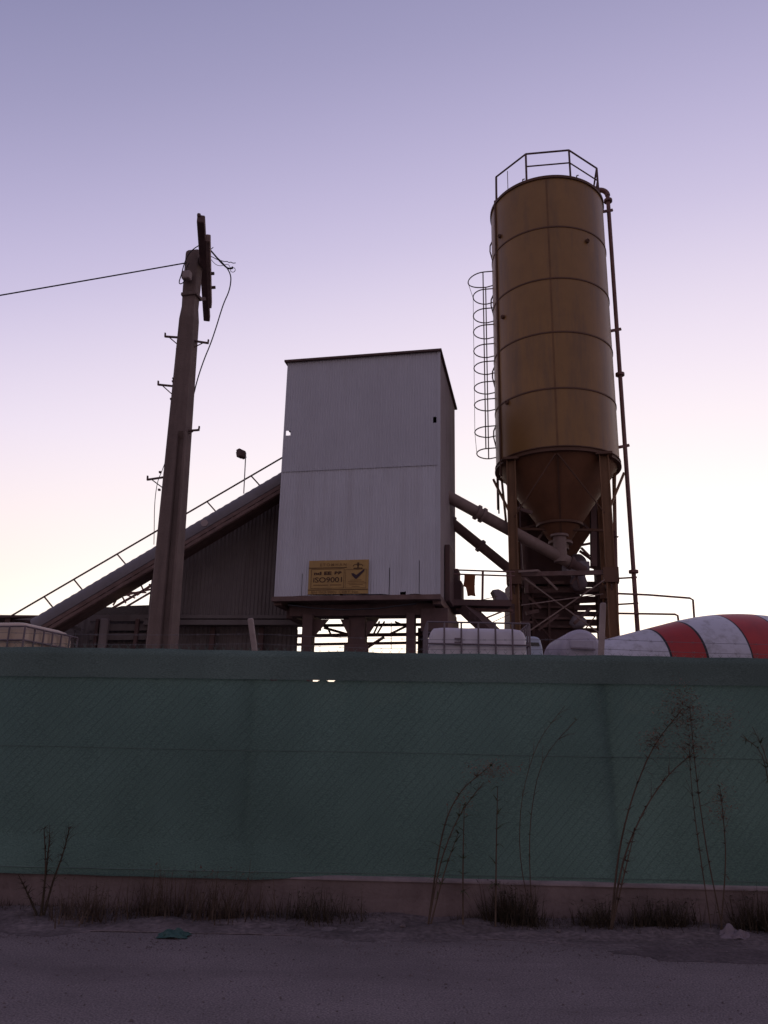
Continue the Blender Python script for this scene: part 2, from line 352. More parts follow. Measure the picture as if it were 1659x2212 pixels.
# ------------------------------------------------------------------ weeds and litter on the verge
def blade(b, p, d, L_, w_, droop, seg=4):
    p = Vector(p); d = Vector(d).normalized(); side = d.cross(Z)
    if side.length < .1: side = Vector((1, 0, 0))
    side.normalize(); vs = []
    for i in range(seg + 1):
        t = i / seg; c = p + d * L_ * t - Z * droop * L_ * t * t; ww = w_ * (1 - t * 0.9)
        vs += [c - side * ww, c + side * ww]
    b.add(vs, [(2 * i, 2 * i + 1, 2 * i + 3, 2 * i + 2) for i in range(seg)], False)
def rdir(up=0.6):
    t = random.uniform(0, 2 * math.pi); return Vector((math.cos(t), math.sin(t), up + random.uniform(-.3, .5)))
def vp(x, y, off):                                # point seen at x, y on the vertical plane 'off' metres in front of the wall
    return on(x, y, FO - FN * off, FN)
def weed(name, label, off, stems, leafmat, nleaf, leaf=0.12, r=0.006, plume=None, stemmat=None):
    b0 = vp(*stems[0][0], off); base = Vector((b0.x, b0.y, 0.0)); g = thing(name, base, label, 'weed', 'weeds growing in front of the fence')
    lb = MB(); has = False
    for s in stems:
        pts = [vp(x, y, off + random.uniform(-.04, .04) * (i > 0)) for i, (x, y) in enumerate(s)]
        pts[0].z = min(pts[0].z, 0.02)
        fine = []
        for i in range(len(pts) - 1):
            for q in range(4): fine.append(pts[i].lerp(pts[i + 1], q / 4))
        fine.append(pts[-1])
        for q in range(3): fine = [fine[0]] + [(fine[i - 1] + fine[i] * 2 + fine[i + 1]) / 4 for i in range(1, len(fine) - 1)] + [fine[-1]]
        b = MB(); K = len(fine); b.tube(fine, [r * (1 - 0.75 * i / (K - 1)) + 0.0012 for i in range(K)], 6)
        b.build('stem', stemmat or M['dry'], g)
        if len(s) > 3:
            tw_ = MB()
            for i in range(9):
                k0 = random.randrange(K // 2, K - 1); c = fine[k0]; d0 = (fine[k0] - fine[k0 - 1]).normalized() + Vector((random.gauss(0, .5), random.gauss(0, .3), random.uniform(-.2, .3)))
                d0.normalize(); l0 = random.uniform(.06, .2); tw_.tube([c, c + d0 * l0 * .5, c + d0 * l0 - Z * l0 * .15], [.0018, .0014, .0008], 4, False)
            tw_.build('twig', stemmat or M['dry'], g)
        for i in range(nleaf):
            c = fine[random.randrange(K // 4, K)]; has = True
            blade(lb, c, rdir(0.4), random.uniform(.4, 1) * leaf, leaf * 0.045, random.uniform(.1, .6))
    if has: lb.build('foliage', leafmat, g)
    if plume:
        for (x, y, rx, ry, cnt) in plume:
            pb = MB()
            for i in range(cnt):
                q = random.gauss(0, .45), random.gauss(0, .45)
                c = vp(x + q[0] * rx, y + q[1] * ry, off + random.gauss(0, .05))
                blade(pb, c, rdir(0.2), random.uniform(.02, .08), 0.004, .3, 2)
            pb.build('seed_plume', M['plume'], g)
    return g
weed('tall_weed', 'tallest arching dry weed with a reddish feathery plume, right of the second fence post', 0.35,
     [[(1318, 1985), (1335, 1840), (1365, 1720), (1410, 1610), (1475, 1530)], [(1318, 1985), (1345, 1850), (1395, 1740), (1445, 1670), (1500, 1625)],
      [(1320, 1985), (1350, 1880), (1370, 1800)]], M['dry'], 46, 0.15, 0.008, [(1470, 1535, 48, 60, 1100), (1415, 1600, 34, 34, 420), (1500, 1615, 55, 40, 520), (1560, 1560, 40, 40, 260)])
weed('tall_weed', 'straight thin double-stemmed dry weed near the right edge of the fence', 0.3,
     [[(1560, 1990), (1530, 1860), (1512, 1740), (1500, 1640), (1490, 1530)], [(1535, 1990), (1510, 1830), (1495, 1720), (1488, 1610)],
      [(1555, 1990), (1570, 1850), (1560, 1740), (1555, 1700)]], M['dry'], 34, 0.14, 0.005, [(1495, 1560, 34, 60, 420), (1556, 1740, 34, 60, 320)])
weed('tall_weed', 'olive weed with leaning fan of leafy stems below the two white tanks', 0.4,
     [[(925, 1985), (945, 1850), (965, 1760), (1000, 1700), (1060, 1655)], [(925, 1985), (950, 1860), (990, 1760), (1045, 1690)],
      [(1000, 1985), (1000, 1850), (1003, 1740)], [(1070, 1985), (1072, 1820), (1075, 1700)], [(930, 1985), (960, 1880), (990, 1800)]], M['gleaf'], 30, 0.18, 0.007, [(1065, 1665, 62, 24, 420), (1000, 1730, 30, 30, 120)])
weed('tall_weed', 'thin bent olive weed reaching to the dark net band left of the second post', 0.25,
     [[(1150, 1985), (1120, 1850), (1125, 1720), (1160, 1600), (1220, 1525)], [(1150, 1985), (1140, 1800), (1165, 1640), (1245, 1555)]], M['gleaf'], 26, 0.11, 0.0035, None)
weed('tall_weed', 'short thick dark weed standing alone at the left end of the wall', 0.4,
     [[(88, 1975), (98, 1900), (104, 1840), (108, 1800)], [(95, 1975), (115, 1900), (135, 1850), (150, 1790)], [(80, 1975), (60, 1930), (40, 1890)], [(90, 1975), (100, 1880), (95, 1790)]], M['weed'], 40, 0.14, 0.009, None, M['weed'])
weed('tall_weed', 'leafy weed leaning into the picture from the right edge', 0.3,
     [[(1690, 1990), (1680, 1800), (1660, 1640), (1625, 1570)], [(1690, 1990), (1670, 1760), (1650, 1620), (1600, 1590)]], M['gleaf'], 22, 0.18, 0.005, None)
def bush(x, y, wpx, hpx, label, mt, n=420, off=0.35):
    p = atz(x, y, 0.02); g = MB(); sx = wpx / 230.0; h = hpx / 230.0
    for i in range(n):
        c = p + Vector((random.gauss(0, .42) * sx * .5, random.gauss(0, .1), 0))
        blade(g, Vector((c.x, c.y, 0.0)), Vector((random.gauss(0, .45), random.gauss(0, .4), 1)), h * random.uniform(.3, 1.05), random.uniform(.002, .006), random.uniform(0, .35))
        if i % 2:
            c2 = Vector((c.x + random.gauss(0, .08) * sx, c.y + random.gauss(0, .05), random.uniform(.1, .8) * h))
            blade(g, c2, rdir(.3), random.uniform(.03, .09), random.uniform(.004, .01), .3, 2)
    top('weed_clump', g, mt, label, 'weed clump', 'weed clumps along the wall foot')
bush(185, 1985, 190, 95, 'brownish dry weed clump by the thick lone weed at left', M['dry'], 260)
bush(345, 1975, 130, 120, 'dark weed clump behind the green plastic scrap', M['dry'], 190)
bush(480, 1985, 190, 115, 'wide dark weed clump below the first fence post', M['dry'], 300)
bush(680, 1985, 230, 75, 'long low dark weed clump at the middle of the wall', M['weed'], 300)
bush(1100, 1992, 130, 95, 'dense brown weed clump under the olive leafy stems', M['weed'], 520)
bush(1290, 1998, 100, 60, 'small dark tuft at the foot of the tall plumed weed', M['weed'], 300)
bush(1440, 2000, 170, 70, 'dark weed clump left of the crumpled white bag', M['weed'], 460)
bush(1640, 2004, 120, 90, 'dark weed clump at the right end of the wall', M['weed'], 360)
g = MB()
for i in range(6500):
    a = random.uniform(-6, 6); off = 0.03 + abs(random.gauss(0, .17)); c = fp(a, -off, 0.0)
    dn = noise.noise(Vector((a * 1.2, 0, 11)))
    if dn < -0.25 or (off > .3 and dn < .1): continue
    blade(g, c, Vector((random.gauss(0, .5), random.gauss(0, .5), 1)), random.uniform(.03, .13) * (1 + dn), random.uniform(.0015, .004), random.uniform(0, .5), 3)
tag(g.build('grass', M['weed']), 'dark dry grass fringe along the foot of the wall', 'grass', kind='stuff')
g = MB()
for i in range(3600):
    x = random.uniform(-4.6, 4.6); y = random.uniform(6.3, 7.55) if i % 4 else random.uniform(4.0, 6.6); r_ = random.uniform(.004, .011) * (1.6 if i % 17 == 0 else 1); zz = .012 if y > 6.95 else .002
    if noise.noise(Vector((x * 1.3, y * 2.5, 3))) < -.1 and y > 6.3: continue
    c = Vector((x, y, zz)); q4 = [c + Vector((r_ * math.cos(t + i), r_ * .8 * math.sin(t + i), 0)) for t in (0, 1.4, 2.9, 4.3)]
    g.add(q4 + [c + Vector((random.uniform(-.3, .3) * r_, 0, r_ * random.uniform(.5, .9)))], [(0, 1, 4), (1, 2, 4), (2, 3, 4), (3, 0, 4)], False)
tag(g.build('gravel', M['dirt']), 'loose grey gravel scattered along the road edge', 'gravel', kind='stuff')
def rubble(x, y, s, seed):
    b = MB(); p = atz(x, y, 0.02); nn = 8; vs = []
    for i in range(6):
        ph = math.pi * i / 5
        for j in range(nn):
            th = 2 * math.pi * j / nn; d = Vector((math.sin(ph) * math.cos(th), math.sin(ph) * math.sin(th), math.cos(ph) * .6))
            vs.append(p + d * s * (1 + .35 * noise.noise(d * 1.6 + Vector((seed, 0, 0)))))
    b.add(vs, [(i * nn + j, i * nn + (j + 1) % nn, (i + 1) * nn + (j + 1) % nn, (i + 1) * nn + j) for i in range(5) for j in range(nn)], False); return b
for i, (x, y, s, lb) in enumerate(((1208, 2012, .022, 'small dark stone below the dense brown weed clump'), (1535, 2010, .04, 'fist-sized dark stone beside the crumpled white bag'), (1350, 2015, .035, 'flat dark stone in front of the small dark tuft'), (870, 2000, .03, 'dark stone on the verge below the centre of the wall'))):
    top('stone', rubble(x, y, s, i * 3.1), M['dirt'], lb, 'stone', 'stones on the verge')
def crumple(x, y, sx, sy, h, seed):
    p = atz(x, y, 0.02); b = MB(); n = 14; vs = []
    for i in range(n + 1):
        for j in range(n + 1):
            u = i / n * 2 - 1; v = j / n * 2 - 1; rr = max(0, 1 - (u * u + v * v) * .8)
            nn = noise.fractal(Vector((u * 1.8 + seed, v * 1.8, seed)), 1, 2, 4)
            vs.append(p + Vector((u * sx * (1 + .25 * nn), v * sy * (1 + .3 * nn), max(0.0, h * rr * (.7 + .8 * nn)) - 0.012)))
    b.add(vs, [(i * (n + 1) + j, (i + 1) * (n + 1) + j, (i + 1) * (n + 1) + j + 1, i * (n + 1) + j + 1) for i in range(n) for j in range(n)], False); return b
top('plastic_scrap', crumple(376, 2018, .12, .08, .055, 3), M['greenp'], 'crumpled green plastic scrap lying at the road edge', 'litter')
top('plastic_bag', crumple(1585, 2022, .13, .08, .09, 8), M['bag'], 'crumpled white bag lying on the dark verge at right', 'litter')

# ------------------------------------------------------------------ white batching tower
FL = Vector((-2.03, 14.62, 0)); FR = Vector((1.02, 14.0, 0)); TU = (FR - FL).normalized(); TW = (FR - FL).length; TN = Vector((-TU.y, TU.x, 0)); TD = 2.80
def tp(a, bb, z): return FL + TU * a + TN * bb + Z * z
def ta(x, y):
    p = on(x, y, FL, TN); return (p - FL).dot(TU), p.z
T0, T1 = 4.03, 8.84
tw = thing('batching_tower', tp(TW / 2, TD / 2, .28), 'tall white corrugated box tower standing on dark steel legs beside the mustard silo', 'tower')
seam = ta(780, 1012)[1]
ax = (TU, TN, Z)
# upper and lower front sheets, with the torn slits and the missing corner pieces
hz0, hz1 = ta(620, 941)[1], ta(620, 931)[1]; q = lambda z, lo, hi: (z - lo) / (hi - lo)
ha = ta(940, 907)
b = MB().corr(tp(0, 0, 0), tp(TW, 0, 0), seam, T1, -TN, 0.052, 0.0095, [(0.05, 0.14, q(hz0, seam, T1), q(hz1, seam, T1)), (ha[0] - .035, ha[0] + .03, q(ha[1] - .06, seam, T1), q(ha[1] + .06, seam, T1))])
b.build('front_cladding', M['clad'], tw)
sl = []
for x, hgt in ((652, .42), (841, .5), (906, .62)):
    a = ta(x, 1270)[0]; sl.append((a - (.011 if x < 700 else .0065), a + .0065, -0.1, hgt / (seam + .03 - T0)))
sl.append((ta(737, 1280)[0] - .02, ta(737, 1280)[0] + .03, 0, .016)); sl.append((ta(870, 1280)[0] - .05, ta(870, 1280)[0] + .05, 0, .025))
b = MB().corr(tp(0, 0.014, 0), tp(TW, 0.014, 0), T0, seam + .03, -TN, 0.052, 0.0095, sl, 0.035)
b.build('front_cladding', M['clad2'], tw)
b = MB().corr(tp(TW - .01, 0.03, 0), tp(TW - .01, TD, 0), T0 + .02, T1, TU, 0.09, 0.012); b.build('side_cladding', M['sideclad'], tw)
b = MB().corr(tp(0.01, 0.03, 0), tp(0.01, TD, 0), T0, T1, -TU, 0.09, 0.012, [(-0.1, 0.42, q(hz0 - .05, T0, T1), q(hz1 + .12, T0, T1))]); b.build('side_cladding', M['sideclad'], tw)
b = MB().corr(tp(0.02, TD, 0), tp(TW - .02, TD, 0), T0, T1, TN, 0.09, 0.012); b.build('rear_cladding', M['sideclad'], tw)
b = MB().box(tp(TW / 2, TD / 2, T1 + .02), (TW + .10, TD + .14, .04), ax); b.build('roof', M['darksteel'], tw)
b = MB(); b.box(tp(TW - .002, -.012, (T0 + T1) / 2), (.05, .012, T1 - T0), ax); b.build('corner_trim', M['clad'], tw)
# base frame, floor plate, hopper, legs
b = MB(); b.box(tp(TW / 2, .03, T0 - .055), (TW + .06, .16, .09), ax); b.box(tp(TW / 2, TD - .05, T0 + .09), (TW, .16, .14), ax)
b.box(tp(TW - .05, TD / 2, T0 - .09), (.16, TD - .2, .15), ax); b.box(tp(.05, TD / 2, T0 - .08), (.16, TD - .2, .14), ax)
b.build('base_frame', M['steel'], tw, bevel=.006)
b = MB(); b.box(tp(TW / 2, TD / 2, T0 - .01), (TW - .1, TD - .1, .03), ax); b.build('floor_plate', M['darksteel'], tw)
b = MB(); b.box(tp(TW / 2 + .05, .40, T0 - .22), (TW - .35, .2, .22), ax); b.box(tp(TW / 2, TD - .4, T0 + .1), (TW - .3, .2, .2), ax)
b.box(tp(.2, TD / 2, T0 - .22), (.2, TD - 1.0, .24), ax); b.box(tp(TW - .2, TD / 2, T0 - .25), (.3, TD - 1.0, .3), ax); b.build('support_beam', M['darksteel'], tw, bevel=.008)
b = MB(); hx = TW * .565 - .42
h0 = [tp(hx + i * .34, TD / 2 + j * .6, T0 - .03) for i, j in ((-1, -1), (1, -1), (1, 1), (-1, 1))]
h1 = [tp(hx + i * .13, TD / 2 + j * .3, T0 - .5) for i, j in ((-1, -1), (1, -1), (1, 1), (-1, 1))]
b.add(h0 + h1, [(i, (i + 1) % 4, (i + 1) % 4 + 4, i + 4) for i in range(4)] + [(4, 5, 6, 7)], False)
b.build('hopper', M['darksteel'], tw)
def colx(x, bb):                                  # tower coordinate of something seen at x on the plane bb behind the front
    p = on(x, 1375, tp(0, bb, 0), TN); return (p - FL).dot(TU)
for x0, x1, bb in ((655, 677, .35), (754, 791, .5), (879, 897, .35), (904, 917, 2.3), (610, 640, 2.3)):
    a0, a1 = colx(x0, bb), colx(x1, bb)
    MB().box(tp((a0 + a1) / 2, bb, (.28 + T0 - .3) / 2), (a1 - a0, .22, T0 - .58), ax).build('leg', M['darksteel'], tw, bevel=.01)
for (xa, ya), (xb, yb), bb, s in (((677, 1376), (710, 1338), .36, .05), ((754, 1376), (735, 1338), .36, .05), ((791, 1374), (812, 1342), .36, .05), ((660, 1402), (672, 1345), .8, .1)):
    p0 = on(xa, ya, tp(0, bb, 0), TN); p1 = on(xb, yb, tp(0, bb, 0), TN)
    b = MB()
    corner = Vector((p0.x, p0.y, p1.z))
    b.prism([p0, corner, p1], TN * .03); b.build('gusset', M['darksteel'], tw)
def ln(b, pts, bb, w_, h_=None):
    for (xa, ya), (xb, yb) in zip(pts[:-1], pts[1:]):
        b.bar(on(xa, ya, tp(0, bb, 0), TN), on(xb, yb, tp(0, bb, 0), TN), w_, h_ or w_)
b = MB(); ln(b, [(600, 1374), (930, 1370)], 2.2, .12, .06); b.build('cross_rail', M['pipe'], tw)
b = MB(); ln(b, [(600, 1393), (930, 1388)], 2.3, .12, .045); b.build('cross_rail', M['pipe'], tw)
b = MB(); ln(b, [(600, 1352), (930, 1349)], 2.25, .12, .05); b.build('cross_rail', M['darksteel'], tw)
for pts, w_ in ((((700, 1356), (757, 1372)), .05), (((706, 1352), (716, 1374)), .035), (((820, 1342), (806, 1372)), .03), (((831, 1342), (813, 1372)), .03), (((879, 1352), (838, 1372)), .04), (((853, 1343), (880, 1354)), .035), (((845, 1343), (845, 1402)), .012), (((788, 1402), (830, 1376)), .05)):
    b = MB(); ln(b, pts, 1.6, w_); b.build('brace', M['pipe'], tw)
b = MB(); c = tp(colx(772, .42), .36, 2.7); b.box(c, (.3, .1, .9), ax); b.box(c + Z * .3, (.45, .12, .35), ax); b.build('gate_box', M['darksteel'], tw, bevel=.02)
# side door frame and cabinet at the tower's right flank
b = MB(); p = tp(TW + .06, 1.1, T0 + .55); b.box(p, (.1, .7, 1.1), ax); b.build('side_cabinet', M['darksteel'], tw, bevel=.015)
b = MB(); b.box(tp(TW + .12, 2.0, T0 + .28), (.22, .5, .62), ax); b.box(tp(TW + .09, 2.0, T0 + .72), (.15, .4, .26), ax); b.build('motor_housing', M['darksteel'], tw, bevel=.02)
b = MB(); b.box(tp(TW - .12, 1.2, T0 - .42), (.5, 1.9, .42), ax); b.build('side_girder', M['darksteel'], tw, bevel=.012)
b = MB(); pts = [tp(.3 + i * .1, -.02 - .02 * math.sin(i), T0 - .17 - .10 * math.sin(math.pi * i / 24) ) for i in range(25)]; b.tube(pts, .012, 5); b.build('sagging_cable', M['cable'], tw)

# ------------------------------------------------------------------ sign on the tower
sTL = ta(669.5, 1212.5); sBR = ta(796, 1283)
sw = sBR[0] - sTL[0]; sh_ = sTL[1] - sBR[1]; SO = tp(sTL[0], -.045, sBR[1])
sg = thing('sign_board', SO, 'yellow certificate sign with ISO9001 lettering and a dark tick on the white tower', 'sign')
def sp_(x, y, o=0.0): return SO + TU * x * sw + Z * y * sh_ - TN * o
b = MB().box(sp_(.5, .5, -.008), (sw, .016, sh_), ax); b.build('board', M['signy'], sg, bevel=.003)
def rect(b, x0, y0, x1, y1, o=0.005): b.add([sp_(x0, y0, o), sp_(x1, y0, o), sp_(x1, y1, o), sp_(x0, y1, o)], [(0, 1, 2, 3)], False)
def frame(b, x0, y0, x1, y1, t):
    u = t * sh_ / sw
    rect(b, x0, y0, x1, y0 + t); rect(b, x0, y1 - t, x1, y1); rect(b, x0, y0 + t, x0 + u, y1 - t); rect(b, x1 - u, y0 + t, x1, y1 - t)
b = MB(); rect(b, .0, .765, .64, .785); rect(b, .0, .115, 1.0, .135); frame(b, .045, .165, .60, .745, .012); frame(b, .62, .165, .965, .72, .008); b.build('ruled_frame', M['signd'], sg)
def text(b, s, cx, cy, size, wfit=None, o=0.006, bold=0.0):
    cu = bpy.data.curves.new('txt', 'FONT'); cu.body = s; cu.align_x = 'CENTER'; cu.align_y = 'CENTER'; cu.size = 1.0; cu.offset = bold
    ob = bpy.data.objects.new('txt', cu); me = bpy.data.meshes.new_from_object(ob)
    xs = [v.co.x for v in me.vertices]; ys = [v.co.y for v in me.vertices]
    if xs:
        mx, my = (max(xs) + min(xs)) / 2, (max(ys) + min(ys)) / 2; ky = size / (max(ys) - min(ys)); kx = (wfit / (max(xs) - min(xs))) if wfit else ky * sh_ / sw
        b.add([sp_(cx + (v.co.x - mx) * kx, cy + (v.co.y - my) * ky, o) for v in me.vertices], [tuple(p.vertices) for p in me.polygons], False)
    bpy.data.objects.remove(ob); bpy.data.curves.remove(cu); bpy.data.meshes.remove(me)
b = MB(); text(b, 'E T O M H A N', .41, .865, .085, .44, bold=.01); b.build('lettering', M['signf'], sg, label='faded company name along the top of the sign')
for s_, x in (('nd', .155), ('EE', .325), ('BB', .50)):
    b = MB(); text(b, s_, x, .615, .10, .125, bold=.045); b.build('lettering', M['signd'], sg)
b = MB(); text(b, 'iSO9001', .325, .42, .155, .48, bold=.012); b.build('lettering', M['signd'], sg, label='large ISO9001 lettering')
b = MB()
for x0, x1, y, t in ((.09, .33, .265, .03), (.37, .55, .265, .03), (.70, .88, .40, .018), (.67, .92, .355, .018), (.66, .95, .31, .018), (.69, .90, .265, .018), (.73, .86, .215, .018)):
    x = x0
    while x < x1: rect(b, x, y - t / 2, x + .014, y + t / 2); x += .019
b.build('small_print', M['signf'], sg)
b = MB(); text(b, 'EN ISO 9001 CERT No', .45, .058, .07, .78, bold=.015); b.build('lettering', M['signf'], sg, label='faded certificate line along the bottom of the sign')
b = MB()
def arc(cx, cy, rx, ry, a0, a1, t, n=14):
    vs = []
    for i in range(n + 1):
        a = a0 + (a1 - a0) * i / n; c, s = math.cos(a), math.sin(a)
        vs += [sp_(cx + rx * c, cy + ry * s, .005), sp_(cx + (rx - t * sh_ / sw) * c, cy + (ry - t) * s, .005)]
    b.add(vs, [(2 * i, 2 * i + 1, 2 * i + 3, 2 * i + 2) for i in range(n)], False)
arc(.785, .80, .045, .07, 0.2, math.pi, .02); arc(.865, .80, .045, .07, 0, math.pi - .2, .02); rect(b, .75, .735, .90, .76); rect(b, .815, .76, .835, .92); rect(b, .80, .885, .85, .90); arc(.825, .735, .075, .03, math.pi, 2 * math.pi, .012)
b.build('crown_emblem', M['signd'], sg)
b = MB(); tick = [(.735, .53), (.715, .60), (.755, .60), (.80, .545), (.935, .73), (.93, .655), (.81, .435), (.785, .43)]
b.add([sp_(x, y, .008) for x, y in tick], [tuple(range(len(tick)))], False); b.build('tick_mark', M['signk'], sg)

# ------------------------------------------------------------------ inclined conveyor and the clad bin under it
CYD = 15.35
c0 = at(70, 1342, CYD - .3); c1 = at(640, 1006, CYD + .15)
cd = (c1 - c0).normalized(); cs = Vector((-cd.y, cd.x, 0)).normalized(); cu_ = cd.cross(cs) * -1
if cu_.z < 0: cu_ = -cu_
CL = (c1 - c0).length
def cp(t, s, u): return c0 + cd * t + cs * s + cu_ * u
cv = thing('conveyor', Vector((c0.x, c0.y, .28)), 'long inclined belt conveyor under a rounded grey metal cover rising to the white tower', 'conveyor')
tpx = CL / math.hypot(570, 336)                   # metres per image pixel along the belt
b = MB(); nseg = int(CL / .04); rad = .27; vs = []
for i in range(nseg + 1):
    t = CL * i / nseg; rr = rad + .006 * (i % 4 in (1, 2))
    for j in range(15):
        a = math.pi * j / 14; vs.append(cp(t, -math.cos(a) * rr, -.24 + math.sin(a) * rr * 1.0))
b.add(vs, [(i * 15 + j, (i + 1) * 15 + j, (i + 1) * 15 + j + 1, i * 15 + j + 1) for i in range(nseg) for j in range(14)], True)
b.build('cover', M['cover'], cv)
b = MB(); b.box(cp(CL / 2, 0, -.29), (CL, .42, .03), (cd, cs, cu_)); b.build('belt', M['rubber'], cv)
b = MB()
for s in (-.3, .3):
    b.bar(cp(0, s, -.30), cp(CL, s, -.30), .05, .07, cu_); b.bar(cp(.2, s, -.38), cp(CL, s, -.38), .05, .06, cu_)
    k = 0; t = .35
    while t < CL - .5:
        b.bar(cp(t, s, -.30), cp(t, s, -.38), .035, .035, cd); b.bar(cp(t, s, -.38 if k % 2 else -.30), cp(t + .55, s, -.30 if k % 2 else -.38), .03, .03, cs); t += .55; k += 1
t = .35
while t < CL - .3: b.bar(cp(t, -.3, -.38), cp(t, .3, -.38), .035, .035, cu_); t += .55
b.build('truss', M['steel'], cv)
b = MB(); b.box(cp(CL * .5, 0, -.415), (CL * .98, .60, .02), (cd, cs, cu_)); b.box(cp(CL * .5, .24, -.35), (CL * .98, .02, .11), (cd, cs, cu_)); b.build('spill_tray', M['steel'], cv)
b = MB(); b.tube([cp(-.35, .3, .40), cp(CL + .2, .3, .40)], .018, 6); b.build('handrail', M['darksteel'], cv)
for x, y in ((97, 1303), (205, 1259) , (305, 1190), (330, 1155)): pass
for tt in (26, 98, 206, 326, 440, 560, 672):
    t = tt / 662 * CL * .985 + .12
    MB().tube([cp(t, .3, .40), cp(t + .06, .28, -.02)], .016, 6).build('rail_post', M['darksteel'], cv)
for tt, s_ in ((.46, 1),):
    p = cp(CL * tt, 0, -.5)
    b = MB()
    for s in (-.28, .28): b.bar(cp(CL * tt, s, -.5), Vector((p.x + .1, p.y + s, .28)), .09, .09)
    b.build('trestle', M['darksteel'], cv)
b = MB(); p = at(668 * 420 / 1327 / 1.157 + 259, (950 + 1130 * .3165) / 1.157, CYD - .62); b.lathe(p, Vector((0, -1, 0)), [(-.02, .0), (-.02, .07), (.02, .07), (.02, 0)], 14); b.build('reflector', M['boxp'], cv)

fm = thing('floodlight', at(527, 1062, CYD), 'small floodlight on a thin mast rising from the inclined conveyor', 'floodlight')
b = MB(); b.tube([at(526.5, 1066, CYD), at(531, 978, CYD)], .012, 6); b.build('mast', M['galv'], fm)
lc = at(521.5, 980.5, CYD)
lax = (Vector((.8, -.5, .25)).normalized(),)
lu = lax[0]; ls = lu.cross(Z).normalized(); lw = ls.cross(lu)
b = MB(); b.box(lc, (.09, .2, .17), (lu, ls, lw)); b.box(lc - lu * .06, (.05, .14, .12), (lu, ls, lw)); b.build('lamp_head', M['darksteel'], fm, bevel=.01)
b = MB(); b.bar(lc + lu * .02 - Z * .0, at(531.5, 979, CYD), .03); b.build('bracket', M['darksteel'], fm)

bn = thing('aggregate_bin', at(470, 1400, 15.75), 'grey corrugated metal bin wall filling the triangle under the conveyor', 'bin')
BY = 15.8
pL = at(318, 1340, BY); pR = at(640, 1340, BY + .1)
def bin_top(t):
    q_ = pL + (pR - pL).normalized() * t
    tt = (q_.x - c0.x) / cd.x
    return cp(tt, 0, -.36).z
b = MB().corr(Vector((pL.x, pL.y, 0)), Vector((pR.x, pR.y, 0)), pL.z, bin_top, (0, -1, 0), .075, .014); b.build('upper_wall', M['greyclad'], bn)
b = MB().corr(Vector((pL.x, pL.y + .35, 0)), Vector((pR.x, pR.y + .35, 0)), .28, pL.z + .05, (0, -1, 0), .09, .014); b.build('lower_wall', M['greyclad'], bn)
b = MB(); d_ = (pR - pL).normalized(); b.bar(pL + Vector((-.05, .06, -.05)), pR + Vector((.1, .06, -.05)), .3, .10); b.bar(pL + Vector((-.02, -.07, .06)), pR + Vector((0, -.07, .06)), .04, .07); b.build('ledge', M['greyclad'], bn)
b = MB()
for i in range(3): p = pL.lerp(pR, .33 * i + .1); b.bar(Vector((p.x, p.y + .2, .28)), Vector((p.x, p.y + .2, p.z - .1)), .1)
b.build('stud', M['darksteel'], bn)
# timber and steel bay at the far left, under the conveyor tail
by = thing('storage_bay', at(230, 1400, 15.9), 'low dark bay of boards and posts below the conveyor tail', 'storage bay')
b = MB().corr(at(150, 1345, 16.0) * 1, at(335, 1345, 16.0) * 1, .28, at(240, 1336, 16).z, (0, -1, 0), .12, .012); b.build('back_panel', M['greyclad'], by)
b = MB()
for y0 in (1336, 1356, 1376): b.bar(at(195, y0, 15.85), at(340, y0 - 1, 15.85), .07, .13)
b.build('board_rail', M['greyclad'], by)
for x, w_ in ((228, .16), (298, .07), (325, .07), (212, .06)):
    p = at(x, 1337, 15.78); MB().box(Vector((p.x, p.y, (p.z + .28) / 2)), (w_, .1, p.z - .28)).build('post', M['sideclad'] if w_ > .1 else M['darksteel'], by, bevel=.01)
pts = [at(x, y, 16.2) for x, y in ((178, 1345), (200, 1325), (225, 1311), (252, 1312), (262, 1309), (290, 1308), (320, 1307), (345, 1308), (345, 1345))]
MB().prism(pts, Vector((0, 1.6, 0))).build('material_heap', M['yard'], by)
# tail house (dark low roof at the left edge)
tl = thing('tail_shed', at(20, 1400, 15.5), 'low dark flat roof at the left edge beside the conveyor foot', 'shed')
b = MB(); p0 = at(-260, 1326, 15.6); p1 = at(82, 1329, 15.6); b.prism([p0, p1, at(84, 1333, 15.6), at(-260, 1336, 15.6)], Vector((0, .9, 0))); b.build('roof', M['darksteel'], tl)
b = MB(); b.prism([at(30, 1338, 15.45), at(78, 1333, 15.45), at(175, 1356, 15.45), at(175, 1362, 15.45), at(80, 1341, 15.45)], Vector((0, .12, 0))); b.build('chute_beam', M['cover'], tl)
b = MB()
for x in (-150, 20, 64): p = at(x, 1332, 15.7); b.bar(Vector((p.x, p.y, .28)), p, .1)
b.build('post', M['darksteel'], tl)
b = MB(); b.prism([at(30, 1340, 15.9), at(90, 1337, 15.9), at(160, 1360, 15.9), at(160, 1480, 15.9), at(30, 1480, 15.9)], Vector((0, .2, 0))); b.build('wall', M['greyclad'], tl)
